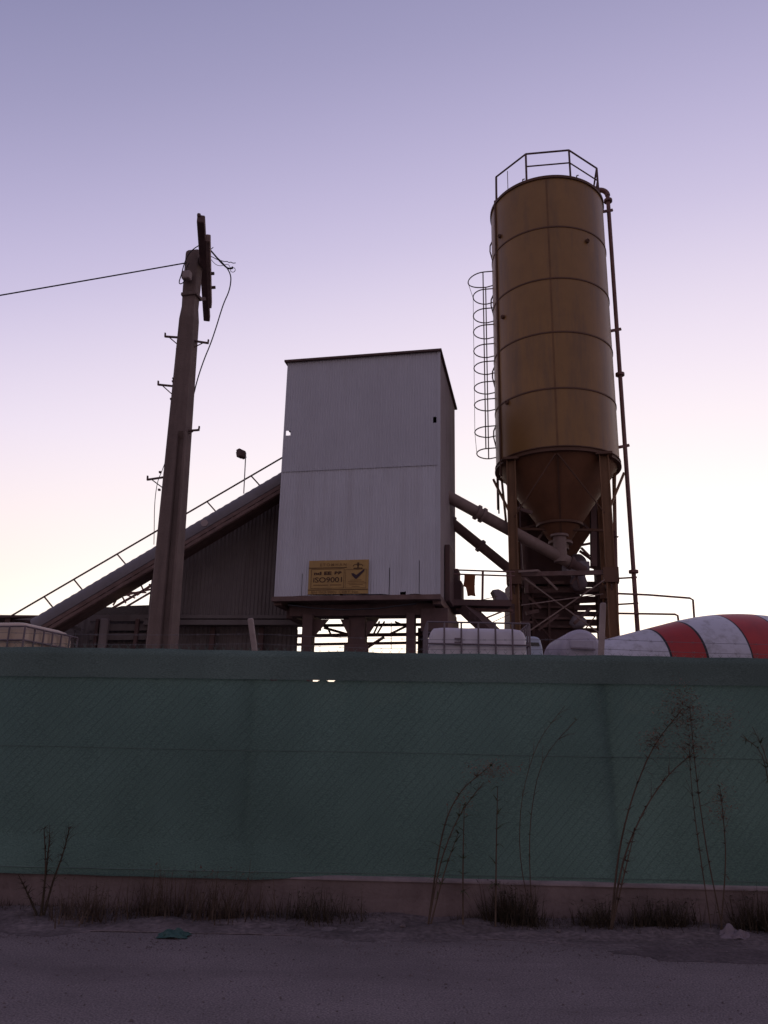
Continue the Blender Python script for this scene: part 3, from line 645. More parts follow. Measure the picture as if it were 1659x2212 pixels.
# second conveyor frame behind
rc = thing('rear_conveyor_frame', at(300, 1400, 19), 'rust red lattice frame of a second conveyor glimpsed below the covered one', 'conveyor frame')
b = MB(); Yr = 19.0
LT = [((255, 1330), (340, 1276)), ((290, 1306), (352, 1258)), ((290, 1311), (325, 1285))]
b.bar(at(236, 1318, Yr), at(420, 1211, Yr), .05); b.bar(at(252, 1290, Yr), at(330, 1272, Yr), .04); b.bar(at(240, 1330, Yr - .5), at(420, 1224, Yr - .5), .04)
b.build('chord', M['pipe'], rc)
b = MB()
for (xa, ya), (xb, yb) in (((244, 1308), (256, 1288)), ((262, 1285), (272, 1303)), ((280, 1280), (316, 1280)), ((270, 1284), (292, 1292)), ((302, 1258), (311, 1278)), ((322, 1262), (338, 1272)), ((296, 1286), (330, 1260))):
    b.bar(at(xa, ya, Yr - .2), at(xb, yb, Yr - .2), .034)
b.build('lattice', M['pipe'], rc)
b = MB()
for x in (400, 250): p = at(x, 1270 if x > 300 else 1335, Yr); b.bar(Vector((p.x, p.y, .28)), p, .12)
b.build('support', M['darksteel'], rc)

# ------------------------------------------------------------------ mustard cement silo
SX, SY, SR = 3.82, 16.5, 1.335
SZ0, SZ1 = 7.335, 13.97
vd = Vector((-SX, -SY, 0)).normalized(); vr = Vector((-vd.y, vd.x, 0))      # toward the road; to the right seen from the road
vr = vr if vr.x > 0 else -vr
def sl_(a, bb, z): return Vector((SX, SY, z)) + vr * a + vd * bb
si = thing('cement_silo', Vector((SX, SY, .28)), 'tall mustard cement silo with a guard rail on top, standing on four legs', 'silo')
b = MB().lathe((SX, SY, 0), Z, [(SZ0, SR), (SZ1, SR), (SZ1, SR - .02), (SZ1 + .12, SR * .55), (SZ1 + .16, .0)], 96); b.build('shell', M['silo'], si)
for z in (8.68, 9.995, 11.31, 12.62):
    MB().lathe((SX, SY, z), Z, [(-.02, SR - .01), (-.016, SR + .014), (.016, SR + .014), (.02, SR - .01)], 96).build('weld_band', M['silor'], si)
MB().lathe((SX, SY, SZ1 - .03), Z, [(-.03, SR - .01), (-.03, SR + .03), (.035, SR + .03), (.035, SR - .05)], 96).build('top_rim', M['silor'], si)
MB().lathe((SX, SY, SZ0), Z, [(-.06, SR - .04), (-.06, SR + .035), (-.03, SR + .035), (-.03, SR + .005), (.03, SR + .005), (.03, SR + .03), (.05, SR + .03), (.05, SR - .01)], 96).build('bottom_rim', M['silor'], si)
MB().box(sl_(.03, SR - .002, (SZ0 + SZ1) / 2), (.04, .012, SZ1 - SZ0), (vr, vd, Z)).build('vertical_seam', M['siloseam'], si)
CB = 5.62; cr0 = .18
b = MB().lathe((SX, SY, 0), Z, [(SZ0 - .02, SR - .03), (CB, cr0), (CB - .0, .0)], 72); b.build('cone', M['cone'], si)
for z in (6.03, 5.66):
    r_ = cr0 + (SR - .03 - cr0) * (z - CB) / (SZ0 - .02 - CB); MB().lathe((SX, SY, z), Z, [(-.03, r_ - .03), (-.03, r_ + .05), (.02, r_ + .05), (.02, r_)], 60).build('cone_stiffener', M['silor'], si)
b = MB().bar(sl_(.02, SR - .02, SZ0 - .1), sl_(.02, cr0 + .02, CB + .05), .04, .02, vd); b.build('cone_seam', M['silor'], si)
b = MB().lathe((SX, SY, 0), Z, [(CB + .05, .2), (CB + .05, .26), (CB, .26), (CB, .17), (CB - .12, .17), (CB - .12, .15)], 24); b.build('outlet_valve', M['screw'], si)
LO = .95
for i, (a, bb) in enumerate(((-LO, LO), (LO, LO), (LO, -LO), (-LO, -LO))):
    lg = MB()
    for t in (-1, 1): lg.box(sl_(a + t * .085, bb, (.28 + 7.25) / 2), (.022, .19, 6.97), (vr, vd, Z))
    lg.box(sl_(a, bb - .01 + .02, (.28 + 7.25) / 2), (.148, .02, 6.97), (vr, vd, Z))
    lo = lg.build('leg', M['leg'], si)
    MB().box(sl_(a, bb, 7.27), (.34, .3, .05), (vr, vd, Z)).build('cap_plate', M['silor'], lo)
    MB().box(sl_(a, bb, .30), (.4, .4, .04), (vr, vd, Z)).build('base_plate', M['silor'], lo)
    MB().box(sl_(a, bb * 1.0, 4.72), (.3, .24, .30), (vr, vd, Z)).build('splice_plate', M['silor'], lo)
zb = on(1200, 1239, sl_(0, LO, 0), vd).z
for (a0, b0), (a1, b1) in (((-LO, LO), (LO, LO)), ((LO, LO), (LO, -LO)), ((LO, -LO), (-LO, -LO)), ((-LO, -LO), (-LO, LO))):
    MB().bar(sl_(a0, b0, zb), sl_(a1, b1, zb), .06, .09).build('tie_beam', M['steel'], si)
    e = .06
    if b0 > 0 and b1 > 0: continue
    MB().bar(sl_(a0, b0, zb - .25) + vd * e, sl_(a1, b1, 2.15) + vd * e, .02, .09, vd).build('cross_brace', M['steel'], si)
    MB().bar(sl_(a1, b1, zb - .25) + vd * (e + .03), sl_(a0, b0, 2.15) + vd * (e + .03), .02, .09, vd).build('cross_brace', M['steel'], si)
for (xa, ya), (xb, yb), of in (((1134, 1250), (1310, 1379), .08), ((1144, 1363), (1306, 1253), .11)):
    MB().bar(on(xa, ya, sl_(0, LO + of, 0), vd), on(xb, yb, sl_(0, LO + of, 0), vd), .02, .085, vd).build('cross_brace', M['screw'], si)
for s in (-1, 1):
    MB().bar(sl_(s * .02, SR + .0, SZ0 - .12), sl_(s * (LO - .05), LO + .06, 6.0), .02, .045, vd).build('flat_brace', M['silor'], si)
    MB().bar(sl_(s * (SR + .06), .1, SZ0 - .22), sl_(s * (LO + .08), LO * .4, 6.25), .05, .12, vd).build('knee_brace', M['leg'], si)
    MB().bar(sl_(s * (SR - .1), -.1, SZ0 - .1), sl_(s * (SR - .2), -.1, 5.9), .05, .06, vd).build('knee_brace', M['leg'], si)
MB().bar(sl_(-LO, LO * .2, 5.95), sl_(LO, LO * .2, 5.85), .05, .05).build('inner_tie', M['silor'], si)
# guard rail: an octagon
R8 = 1.29; A0 = R(22.5) + R(4)
ring = []
for k in range(8):
    a = -math.pi / 2 + A0 + k * math.pi / 4 - math.pi / 4
    ring.append((math.cos(a), -math.sin(a)))
def rg(k, z, rr=R8): u, v = ring[k % 8]; return sl_(u * rr, v * rr, z)
gr = MB()
zr = SZ1 + .78
for k in range(8): gr.tube([rg(k, zr), rg(k + 1, zr)], .022, 6)
go = gr.build('guard_rail', M['darksteel'], si)
for k in range(8): MB().tube([rg(k, SZ1 - .05, R8 + .01), rg(k, zr)], .026, 6).build('guard_post', M['darksteel'], go)
mr_ = MB()
for k in range(8):
    x0 = proj = ring[k][0] + ring[(k + 1) % 8][0]
    if ring[k][1] + ring[(k + 1) % 8][1] > 0 and x0 < -.6: continue        # the left front bay has lost its middle rail
    mr_.tube([rg(k, SZ1 + .43), rg(k + 1, SZ1 + .43)], .017, 6)
mr_.build('middle_rail', M['darksteel'], go)
b = MB(); pA = rg(7, 0); b.tube([sl_(-.86, .92, SZ1), sl_(-.86, .92, SZ1 + .62)], .009, 5); b.build('thin_rod', M['darksteel'], si)
for a in (-.5, .72): MB().tube([sl_(a, math.sqrt(SR ** 2 - a * a) - .03, SZ1), sl_(a, math.sqrt(SR ** 2 - a * a) - .03, SZ1 + .1), sl_(a + .04, math.sqrt(SR ** 2 - a * a) - .06, SZ1 + .13)], .014, 6).build('lifting_eye', M['darksteel'], si)
# conduit and stub fittings on the shell
aC = -1.19; bC = math.sqrt(SR ** 2 - aC ** 2)
MB().tube([sl_(aC, bC + .03, SZ0 - .3), sl_(aC, bC + .03, SZ1 + .05)], .028, 8).build('conduit', M['silor'], si)
for a, z in ((-1.07, 12.65 + .25), (-1.04, 10.75), (-.99, 8.62), (.86, 12.35)):
    b_ = math.sqrt(SR ** 2 - a * a); c = sl_(a, b_, z); nn = (c - Vector((SX, SY, z))).normalized()
    MB().lathe(c, nn, [(-.02, .05), (.05, .05), (.06, .035), (.02, .0)], 12).build('stub_fitting', M['silor'], si)
for z in (13.1, 11.6, 9.7, 8.2):
    MB().tube([sl_(-SR + .01, -.05, z + .3), sl_(-SR - .05, -.05, z + .16), sl_(-SR - .055, -.05, z), sl_(-SR + .01, -.05, z - .3)], .018, 6).build('cable_loop', M['darksteel'], si)
# ladder cage
cg = thing('cage_ladder', sl_(-SR - .3, -.2, 6.9), 'caged access ladder of thin hoops on the left side of the silo', 'ladder')
hy = [(605, .62), (642, .5), (683, .5), (718, .5), (759, .5), (796, .5), (839, .5), (876, .5), (934, .5), (981, .46)]
hz = []
def hoop(z, ext, sk=0.0):
    pts = [sl_(-SR + .03, .30 - .2, z + .02)]
    for i in range(17):
        t = math.pi * i / 16
        pts.append(sl_(-SR - .2 - (ext - .2) * math.sin(t), .34 * math.cos(t) - .2, z + sk * (math.sin(t) ** 2) * .2))
    pts.append(sl_(-SR + .03, -.2 - .30, z + .02)); return pts
for y, ext in hy:
    z = on(1041, y, sl_(-SR - .3, -.2, 0), vd).z; hz.append(z)
    MB().tube(hoop(z, ext, -.25 if ext > .6 else random.uniform(-.03, .03)), .014, 6).build('cage_hoop', M['darksteel'], cg)
for s in (1, -1):
    MB().tube([sl_(-SR - .22, -.2 + .34 * s * 0.98, hz[0] + .0), sl_(-SR - .22, -.2 + .34 * s * .98, hz[-1])], .014, 6).build('cage_strap', M['darksteel'], cg)
pts = [sl_(-SR - hy[i][1], -.2, hz[i] - (.05 if i == 0 else 0)) for i in range(10)]
MB().tube(pts, .006, 5).build('cage_strap', M['darksteel'], cg)
b = MB()
for s in (-.16, .16): b.tube([sl_(-SR - .03, -.2 + s - .45, 6.6), sl_(-SR - .03, -.2 + s - .45, SZ1 + .4)], .018, 6)
z = 6.7
while z < SZ1 + .3: b.tube([sl_(-SR - .03, -.81, z), sl_(-SR - .03, -.49, z)], .01, 5); z += .3
b.build('ladder', M['darksteel'], cg)

# fill pipe
FPY = 16.25
pxa = at(1350, 965, FPY); pX = pxa.x
def pz(x, y): return on(x, y, pxa, Vector((0, 1, 0))).z
fpz0 = .28; fpz1 = pz(1318, 424)
fpp = thing('fill_pipe', Vector((pX, FPY, .28)), 'tall dark red fill pipe running down beside the right of the silo', 'pipe')
pts = [Vector((SX + SR * .75, FPY - .1, fpz1 + .17)), Vector((pX - .2, FPY, fpz1 + .17))]
for i in range(7): t = math.pi / 2 * i / 6; pts.append(Vector((pX - .16 + .16 * math.sin(t), FPY, fpz1 + .01 + .16 * math.cos(t))))
MB().tube([p for p in pts], .062, 12).build('elbow', M['pipe'], fpp)
MB().tube([(pX, FPY, fpz1 + .01), (pX, FPY, fpz0)], .048, 12).build('pipe', M['pipe'], fpp)
for y in (434, 809, 1235):
    z = pz(1315 + (y - 434) * .064, y); MB().lathe((pX, FPY, z), Z, [(-.03, .04), (-.03, .1), (.03, .1), (.03, .04)], 16).build('flange', M['pipe'], fpp)
for y in (457, 714, 965):
    z = pz(1316 + (y - 455) * .064, y); b = MB(); b.bar((SX + SR - .05, FPY - .02, z - .03), (pX + .09, FPY - .02, z + .03), .04, .06); b.build('bracket', M['pipe'], fpp)
sp2 = thing('vent_pipe', at(1330, 1400, 16.9), 'thinner pipe with one collar between silo leg and fill pipe', 'pipe')
p0 = at(1326, 1020, 16.9); p1 = at(1334, 1400, 16.9)
MB().tube([p0, p1, Vector((p1.x, p1.y, .28))], .042, 10).build('pipe', M['pipe'], sp2)
MB().lathe(at(1328, 1160, 16.9), Z, [(-.025, .03), (0, .09), (.025, .03)], 14).build('collar', M['pipe'], sp2)
b = MB(); b.bar(at(1326, 1030, 16.9), sl_(1.15, -.2, p0.z), .04); b.build('bracket', M['pipe'], sp2)
# thin pipe rails to the right
for nm, pts, lb in (('water_pipe', ((1330, 1282), (1400, 1285), (1490, 1292), (1497, 1296), (1500, 1340), (1502, 1420)), 'upper thin red pipe running right from the silo leg and bending down'),
                    ('water_pipe', ((1330, 1325), (1400, 1326), (1458, 1327), (1464, 1330), (1466, 1345), (1468, 1420)), 'lower thin red pipe ending in a short bend above the striped drum')):
    pp = [at(x, y, 16.1) for x, y in pts]; pp.append(Vector((pp[-1].x, pp[-1].y, .28)))
    top(nm, MB().tube(pp, .022, 6), M['pipe'], lb, 'pipe', 'thin pipes right of the silo')
top('steel_crossbar', MB().tube([at(1326, 1250, 16.4), at(1376, 1247, 16.3)], .02, 6), M['pipe'], 'topmost short crossbar between silo leg and fill pipe', 'bar', 'short bars between silo leg and fill pipe')
top('steel_crossbar', MB().tube([at(1330, 1306, 16.4), at(1379, 1303, 16.3)], .02, 6), M['pipe'], 'lower short crossbar below the upper thin red pipe', 'bar', 'short bars between silo leg and fill pipe')

# ------------------------------------------------------------------ screw conveyors
def screw(label, pa, pb, r, flg, name='screw_conveyor', m_=None):
    t = thing(name, pb, label, 'screw conveyor', 'tubes between the tower and the silo'); d = (pb - pa)
    MB().tube([pa, pb], r, 18).build('tube', m_ or M['screw'], t)
    for f in flg:
        c = pa + d * f; MB().lathe(c, d, [(-.03, r - .01), (-.03, r + .04), (.03, r + .04), (.03, r - .01)], 18).build('flange', m_ or M['screw'], t)
    return t, d
sc1a = at(945, 1060, 15.6); sc1b = at(1228, 1214, 16.35)
t_, d = screw('upper thick screw conveyor tube climbing from under the silo to the tower flank', sc1a, sc1b, .125, (.30, .34))
MB().lathe(sc1b - d.normalized() * .2, Z, [(-.1, .0), (-.1, .14), (.45, .14), (.45, .19), (.5, .19), (.5, .0)], 18).build('inlet', M['screw'], t_)
MB().lathe(sc1b, d, [(0, .15), (.08, .15), (.08, .11), (.4, .11), (.42, .0)], 16).build('motor', M['darksteel'], t_)
sc2a = at(955, 1112, 16.4); sc2b = at(1150, 1270, 17.2)
screw('lower screw conveyor tube under the thick one, ending behind the left silo leg', sc2a, sc2b, .108, (.42, .10), m_=M['steel'])

# ------------------------------------------------------------------ walkway between tower and silo
WY = 15.4
wk = thing('walkway', at(1045, 1400, WY), 'rusty steel walkway with a double handrail between tower and silo', 'walkway')
b = MB(); b.prism([at(955, 1294, WY), at(1105, 1296, WY), at(1105, 1309, WY), at(955, 1307, WY)], Vector((0, .8, 0))); b.build('deck', M['darksteel'], wk)
b = MB(); b.bar(at(985, 1316, WY + .2), at(1108, 1319, WY + .2), .08, .05); b.build('stringer', M['pipe'], wk)
for y in (1231.5, 1240.5): MB().tube([at(980, y - .5, WY), at(1112, y + 4, WY)], .017, 6).build('handrail', M['pipe'], wk)
b = MB(); b.tube([at(1043, 1234, WY), at(1042, 1296, WY)], .026, 6); b.build('rail_post', M['pipe'], wk)
b = MB(); b.tube([at(1102, 1236, WY), at(1104, 1296, WY)], .026, 6); b.build('rail_post', M['pipe'], wk)
b = MB(); b.bar(at(1092, 1318, WY), at(1028, 1344, WY), .03); b.bar(at(1112, 1322, WY), at(1060, 1346, WY), .012); b.bar(at(1040, 1296, WY - .02), at(1075, 1288, WY - .02), .012); b.build('stay', M['pipe'], wk)
b = MB()
for x in (962, 1106): p = at(x, 1305, WY + .4); b.bar(Vector((p.x, p.y, .28)), p, .09)
b.build('support', M['darksteel'], wk)
# rag over the rail, tarp on the deck end
vs = []; b = MB()
outline = [(1003.5, 1240), (1027, 1241), (1026, 1255), (1025.5, 1266), (1026, 1280), (1027.5, 1288), (1018, 1286), (1010.5, 1288), (1008.5, 1277), (1006.5, 1268), (1001.5, 1266), (1003, 1252)]
b.prism([at(x, y, WY - .03) for x, y in outline], Vector((0, .03, 0))); b.prism([at(x, min(y, 1262), WY + .03) for x, y in outline], Vector((0, .03, 0)))
top('hanging_cloth', b, M['cloth'], 'rust brown cloth hanging from the walkway handrail', 'cloth')
b = MB(); outline = [(1063, 1274), (1070, 1273), (1077, 1272), (1083, 1275), (1090, 1279), (1094, 1284), (1096, 1291), (1100, 1294), (1100, 1298), (1070, 1298), (1070, 1288)]
b.prism([at(x, y, WY + .1) for x, y in outline], Vector((0, .35, 0)))
top('tarpaulin_bundle', b, M['tarp'], 'dark grey tarpaulin bundle standing on the walkway end by the silo leg', 'tarpaulin', bevel=.03)
ch = thing('discharge_belt', at(1060, 1380, 15.0), 'dark sloping belt going down to the right below the walkway', 'belt conveyor')
b = MB(); pA, pB = at(1008, 1316, 15.6), at(1090, 1392, 15.0); b.bar(pA, pB, .4, .2); b.build('frame', M['darksteel'], ch)
b = MB()
for i in range(7):
    c = pA.lerp(pB, (i + .5) / 7); b.tube([c - Vector((.0, .26, .08)), c + Vector((0, .26, -.08))], .045, 8)
b.build('roller', M['darksteel'], ch)

# ------------------------------------------------------------------ clutter between the silo legs
hb = thing('weigh_hopper', sl_(-.1, -1.9, .28), 'dark boxy weigh hopper framework behind the silo legs', 'hopper')
Yh = 17.9
b = MB(); b.prism([at(1108, 1252, Yh), at(1252, 1256, Yh), at(1254, 1300, Yh), at(1240, 1345, Yh), at(1250, 1480, Yh), at(1105, 1480, Yh)], Vector((0, 1.2, 0))); b.build('body', M['darksteel'], hb)
b = MB(); b.prism([at(1108, 1064, 18.2), at(1150, 1072, 18.2), at(1206, 1140, 18.2), at(1206, 1270, 18.2), at(1108, 1270, 18.2)], Vector((0, .6, 0))); b.build('casing', M['darksteel'], hb)
for y in (1268, 1288, 1310, 1334, 1352): MB().bar(at(1110, y, Yh - .06), at(1258, y + 3, Yh - .06), .08, .05).build('rib', M['steel'], hb)
b = MB()
for x in (1118, 1150, 1185): b.bar(at(x, 1254, Yh - .1), at(x + 3, 1420, Yh - .1), .05)
b.build('upright', M['steel'], hb)
b = MB()
for y in (1262, 1278, 1297, 1313, 1326, 1345, 1362): b.bar(at(1240, y, 17.6), at(1300, y + random.uniform(-3, 5), 17.6), .1, .085 + random.uniform(0, .06))
b.build('slat', M['darksteel'], hb)
for x0, x1, y0 in ((1278, 1298, 1085), (1122, 1135, 1070)):
    p0 = at(x0, y0, 17.45); p1 = at(x1, y0, 17.45); b = MB(); b.box(Vector(((p0.x + p1.x) / 2, 17.5, (p0.z + .28) / 2)), (p1.x - p0.x, .2, p0.z - .28)); b.build('column', M['darksteel'], hb)
b = MB(); b.prism([at(1205, 1100, 17.4), at(1302, 1100, 17.4), at(1272, 1157, 17.4), at(1259, 1176, 17.4), at(1240, 1206, 17.4), at(1205, 1206, 17.4)], Vector((0, .5, 0))); b.build('rusty_chute', M['cone'], hb)
b = MB(); b.prism([at(1116, 1104, 17.7), at(1150, 1092, 17.7), at(1175, 1125, 17.7), at(1205, 1135, 17.7), at(1234, 1205, 17.7), at(1234, 1262, 17.7), at(1116, 1260, 17.7)], Vector((0, .3, 0))); b.build('casing', M['darksteel'], hb)
def zz_(x, y): return 972 + .2735 * x, 950.5 + .2735 * y
for k, (p0, p1, w_, mk, Yc) in enumerate((((530, 540), (650, 575), .07, 'steel', 16.2), ((560, 705), (700, 660), .04, 'steel', 16.9), ((690, 790), (765, 690), .05, 'screw', 16.6), ((575, 820), (590, 1040), .06, 'steel', 16.9), ((540, 1040), (695, 1030), .04, 'screw', 15.6),
        ((695, 1030), (850, 1185), .04, 'screw', 15.7), ((560, 1305), (1210, 1215), .018, 'screw', 15.45), ((780, 1130), (900, 1125), .06, 'steel', 16.8), ((560, 1130), (640, 1130), .09, 'steel', 16.8), ((600, 1100), (605, 1210), .08, 'steel', 16.7),
        ((600, 1370), (700, 1350), .08, 'steel', 16.9), ((980, 1450), (1110, 1330), .06, 'steel', 16.6), ((955, 1140), (1000, 1075), .04, 'darksteel', 16.5), ((1000, 1075), (1025, 1175), .04, 'darksteel', 16.5), ((1040, 830), (1105, 818), .045, 'pipe', 17.0),
        ((1035, 850), (1105, 920), .045, 'pipe', 17.0), ((700, 1500), (860, 1380), .05, 'steel', 16.8), ((560, 1440), (650, 1440), .05, 'steel', 16.9), ((620, 1240), (720, 1330), .05, 'steel', 17.0), ((1010, 620), (1130, 740), .05, 'steel', 16.9), ((930, 730), (980, 650), .05, 'steel', 16.8), ((1130, 500), (1135, 1000), .12, 'darksteel', 16.6))):
    MB().bar(at(*zz_(*p0), Yc), at(*zz_(*p1), Yc), w_).build('brace', M[mk], hb)
b = MB(); b.bar(at(1252, 1190, 17.6), at(1300, 1225, 17.6), .05); b.bar(at(1225, 1212, 17.5), at(1300, 1232, 17.5), .04); b.bar(at(1300, 1168, 17.5), at(1240, 1180, 17.5), .035); b.build('stay', M['pipe'], hb)
def lump(c, r, sq, seed, n=12):
    b = MB(); vs = []
    for i in range(n + 1):
        ph = math.pi * i / n
        for j in range(2 * n):
            th = math.pi * j / n; d = Vector((math.sin(ph) * math.cos(th), math.sin(ph) * math.sin(th), math.cos(ph)))
            k = 1 + .18 * noise.fractal(d * 1.2 + Vector((seed, 0, 0)), 1, 2, 3); vs.append(c + Vector((d.x * sq[0], d.y * sq[1], d.z * sq[2])) * r * k)
    return b.add(vs, [(i * 2 * n + j, i * 2 * n + (j + 1) % (2 * n), (i + 1) * 2 * n + (j + 1) % (2 * n), (i + 1) * 2 * n + j) for i in range(n) for j in range(2 * n)], True)
top('filter_bag', lump(at(1247, 1216, 17.2), .2, (1, .7, 1.1), 2), M['bag'], 'pale wrinkled filter bag between the silo cone and right leg', 'bag', 'pale bags among the silo legs')
top('filter_bag', lump(at(1250, 1256, 17.2), .16, (1.2, .7, 1.3), 5), M['bag'], 'pale sagging bag just under the silo tie beam', 'bag', 'pale bags among the silo legs')
top('filter_bag', lump(at(1248, 1344, 17.2), .17, (1.1, .7, .9), 9), M['tarp'], 'lowest greyish bag above the rounded white tank', 'bag', 'pale bags among the silo legs')
b = MB(); c = at(1240, 1231, 16.5); b.box(c, (.42, .3, .22)); b.box(c + Vector((.2, 0, .1)), (.22, .26, .14)); b.tube([c + Vector((-.25, -.05, 0)), c + Vector((.3, -.05, .02))], .09, 12)
top('gear_motor', b, M['tarp'], 'dark grey gear motor hanging at the foot of the upper screw tube', 'motor', bevel=.02)

# ------------------------------------------------------------------ caged liquid tanks
def ibc(base, yaw, wd, dp, ht, ztop_, label, plastic, patch=False, rail=True):
    u = Vector((math.cos(yaw), math.sin(yaw), 0)); v = Vector((-u.y, u.x, 0)); o = Vector((base.x, base.y, 0))
    t = thing('caged_tank', Vector((base.x, base.y, .28)) + u * wd / 2 + v * dp / 2, label, 'tank', 'white caged liquid tanks'); z0 = ztop_ - ht
    def q_(a, bb, z): return o + u * a + v * bb + Z * z
    n = 28; b = MB(); vs = []
    lev = [(z0 + .16, -.05), (z0 + .2, 0)] + [(z0 + .2 + (ht - .32) * i / 6, 0) for i in range(1, 6)] + [(ztop_ - .12, 0), (ztop_ - .06, .02), (ztop_ - .02, .05), (ztop_, .11)]
    rc_ = .10
    for z, ins in lev:
        for k in range(4):
            cxs = ((1, 1), (0, 1), (0, 0), (1, 0))[k]
            ccx = (wd - rc_ - ins * 1 if cxs[0] else rc_ + ins); ccy = (dp - rc_ - ins if cxs[1] else rc_ + ins)
            for j in range(7):
                a = math.pi / 2 * (k + j / 6); rr = rc_ - .03
                vs.append(q_(ccx + rr * math.cos(a), ccy + rr * math.sin(a), z + (.012 * noise.noise(Vector((ccx * 3, ccy * 3, z)))))) 
    b.add(vs, [(i * n + j, i * n + (j + 1) % n, (i + 1) * n + (j + 1) % n, (i + 1) * n + j) for i in range(len(lev) - 1) for j in range(n)], True)
    b.add(vs[-n:], [tuple(range(n))], False)
    tk = b.build('bottle', plastic, t)
    b = MB(); c = q_(wd / 2, dp / 2, ztop_); b.lathe(c, Z, [(-.01, .13), (.035, .13), (.04, .0)], 20); b.build('filler_lid', M['cage'], tk)
    if patch:
        b = MB(); c = q_(wd * .30, .012, ztop_ - .17)
        for dz in (.022, -.022): b.box(c + Z * dz, (.08, .006, .025), (u, v, Z))
        b.build('label_patch', M['cage'], tk)
    zr_ = ztop_ + (.05 if rail else -.06)
    b = MB()
    for z in (zr_, ztop_ - .21, ztop_ - .55, z0 + .18):
        pts = [q_(0, 0, z), q_(wd, 0, z), q_(wd, dp, z), q_(0, dp, z), q_(0, 0, z)]
        for p0, p1 in zip(pts[:-1], pts[1:]): b.tube([p0, p1], .011, 6)
    k = 6
    for i in range(k + 1):
        a = wd * i / k
        for bb in (-.004, dp + .004): b.tube([q_(a, bb, z0 + .15), q_(a, bb, zr_)], .011, 6)
    for i in range(1, 6):
        bb = dp * i / 6
        for a in (-.004, wd + .004): b.tube([q_(a, bb, z0 + .15), q_(a, bb, zr_)], .011, 6)
    b.build('cage', M['cage'], t)
    b = MB(); b.box(q_(wd / 2, dp / 2, z0 + .13), (wd, dp, .03), (u, v, Z))
    for a in (.06, wd / 2, wd - .06): b.box(q_(a, dp / 2, z0 + .06), (.12, dp, .11), (u, v, Z))
    b.build('pallet', M['wood'], t)
    b = MB()
    for a in (.08, wd - .08):
        for bb in (.08, dp - .08): b.box(q_(a, bb, (.28 + z0) / 2), (.09, .09, z0 - .28), (u, v, Z))
    b.box(q_(wd / 2, dp / 2, z0 - .03), (wd, dp, .06), (u, v, Z)); b.build('stand', M['darksteel'], t)
    return t
pI = at(923, 1352, 9.5); pI2 = at(1143, 1356, 9.5)
ibc(Vector((pI.x, 9.5, 0)), R(-.6), pI2.x - pI.x, 1.0, 1.16, pI.z, 'white plastic tank in a steel cage standing right of the tower legs', M['ibc'], True)
pJ = at(57, 1341, 8.7)
u = Vector((math.cos(R(-11.5)), math.sin(R(-11.5)), 0)); base = Vector((pJ.x, 8.7, 0)) - u * 1.15
ibc(base, R(-11.5), 1.15, 1.02, 1.16, pJ.z, 'plastic tank coloured by warm light in a steel cage at the far left above the netting', M['ibc_warm'], False, False)

# rounded white tank
rt = thing('rounded_tank', at(1256, 1420, 10.4), 'rounded white tank end with a recessed panel in front of the silo legs', 'tank')
cT = at(1256, 1404, 10.4); rr = at(1301, 1404, 10.4).x - cT.x
b = MB(); prof = []
for i in range(9): t = math.pi / 2 * i / 8; prof.append((.10 * (1 - math.sin(t)) , rr * math.sin(t) ** .5 if i else 0.0))
b.lathe(cT + Vector((0, -.1, 0)), Vector((0, 1, 0)), [(0.0, 0.0), (.012, rr * .55), (.035, rr * .8), (.07, rr * .93), (.12, rr * .985), (.2, rr), (1.2, rr), (1.3, rr * .8), (1.34, 0)], 40); b.build('shell', M['tankw'], rt)
b = MB(); c = cT + Vector((.02, -.112, .06)); b.prism([at(1232, 1380, 10.27), at(1284, 1381, 10.27), at(1286, 1403, 10.27), at(1233, 1400, 10.27)], Vector((0, .06, 0))); b.build('panel', M['tankw'], rt, bevel=.02)
b = MB(); b.bar(at(1233, 1400.5, 10.26), at(1286, 1404, 10.26), .02, .014); b.build('panel_lip', M['cage'], rt)
b = MB()
for dx in (-.15, .15):
    for dy in (.1, .95): b.box(Vector((cT.x + dx, cT.y + dy, (cT.z - rr * .8 + .28) / 2)), (.08, .08, cT.z - rr * .8 - .28))
b.build('stand', M['darksteel'], rt)

# van behind the caged tank
vn = thing('parked_van', at(1110, 1500, 13), 'pale blue van top with a dark window band behind the caged white tank', 'van')
vp0 = [at(x, y, 12.6) for x, y in ((1174, 1412), (1172, 1398), (1168, 1383), (1163, 1376), (1153, 1374.5), (1090, 1373))]
zt = vp0[0].z
xl = vp0[0].x - 1.62; xr = vp0[0].x; half = [Vector((p.x, 12.6, p.z)) for p in vp0[:-1]]
prof = [Vector((xr, 12.6, .75)), Vector((xr, 12.6, 1.6))] + half + [Vector((xl + (xr - p.x), 12.6, p.z)) for p in reversed(half)] + [Vector((xl, 12.6, 1.6)), Vector((xl, 12.6, .75))]
MB().prism(prof, Vector((0, 3.8, 0))).build('body', M['vanb'], vn, bevel=.03)
def vq(f, z, y): return Vector((xl + (xr - xl) * f, y, z))
zw0, zw1 = at(1160, 1395, 12.59).z, at(1160, 1388, 12.59).z
b = MB(); b.prism([vq(.04, zw0, 12.585), vq(.965, zw0, 12.585), vq(.955, zw1, 12.585), vq(.05, zw1, 12.585)], Vector((0, .03, 0))); b.build('window', M['glass'], vn)
b = MB(); b.prism([Vector((xr - .01, 13.1, zw0)), Vector((xr - .01, 15.9, zw0)), Vector((xr - .03, 15.9, zw1)), Vector((xr - .03, 13.1, zw1))], Vector((.02, 0, 0))); b.build('window', M['glass'], vn)
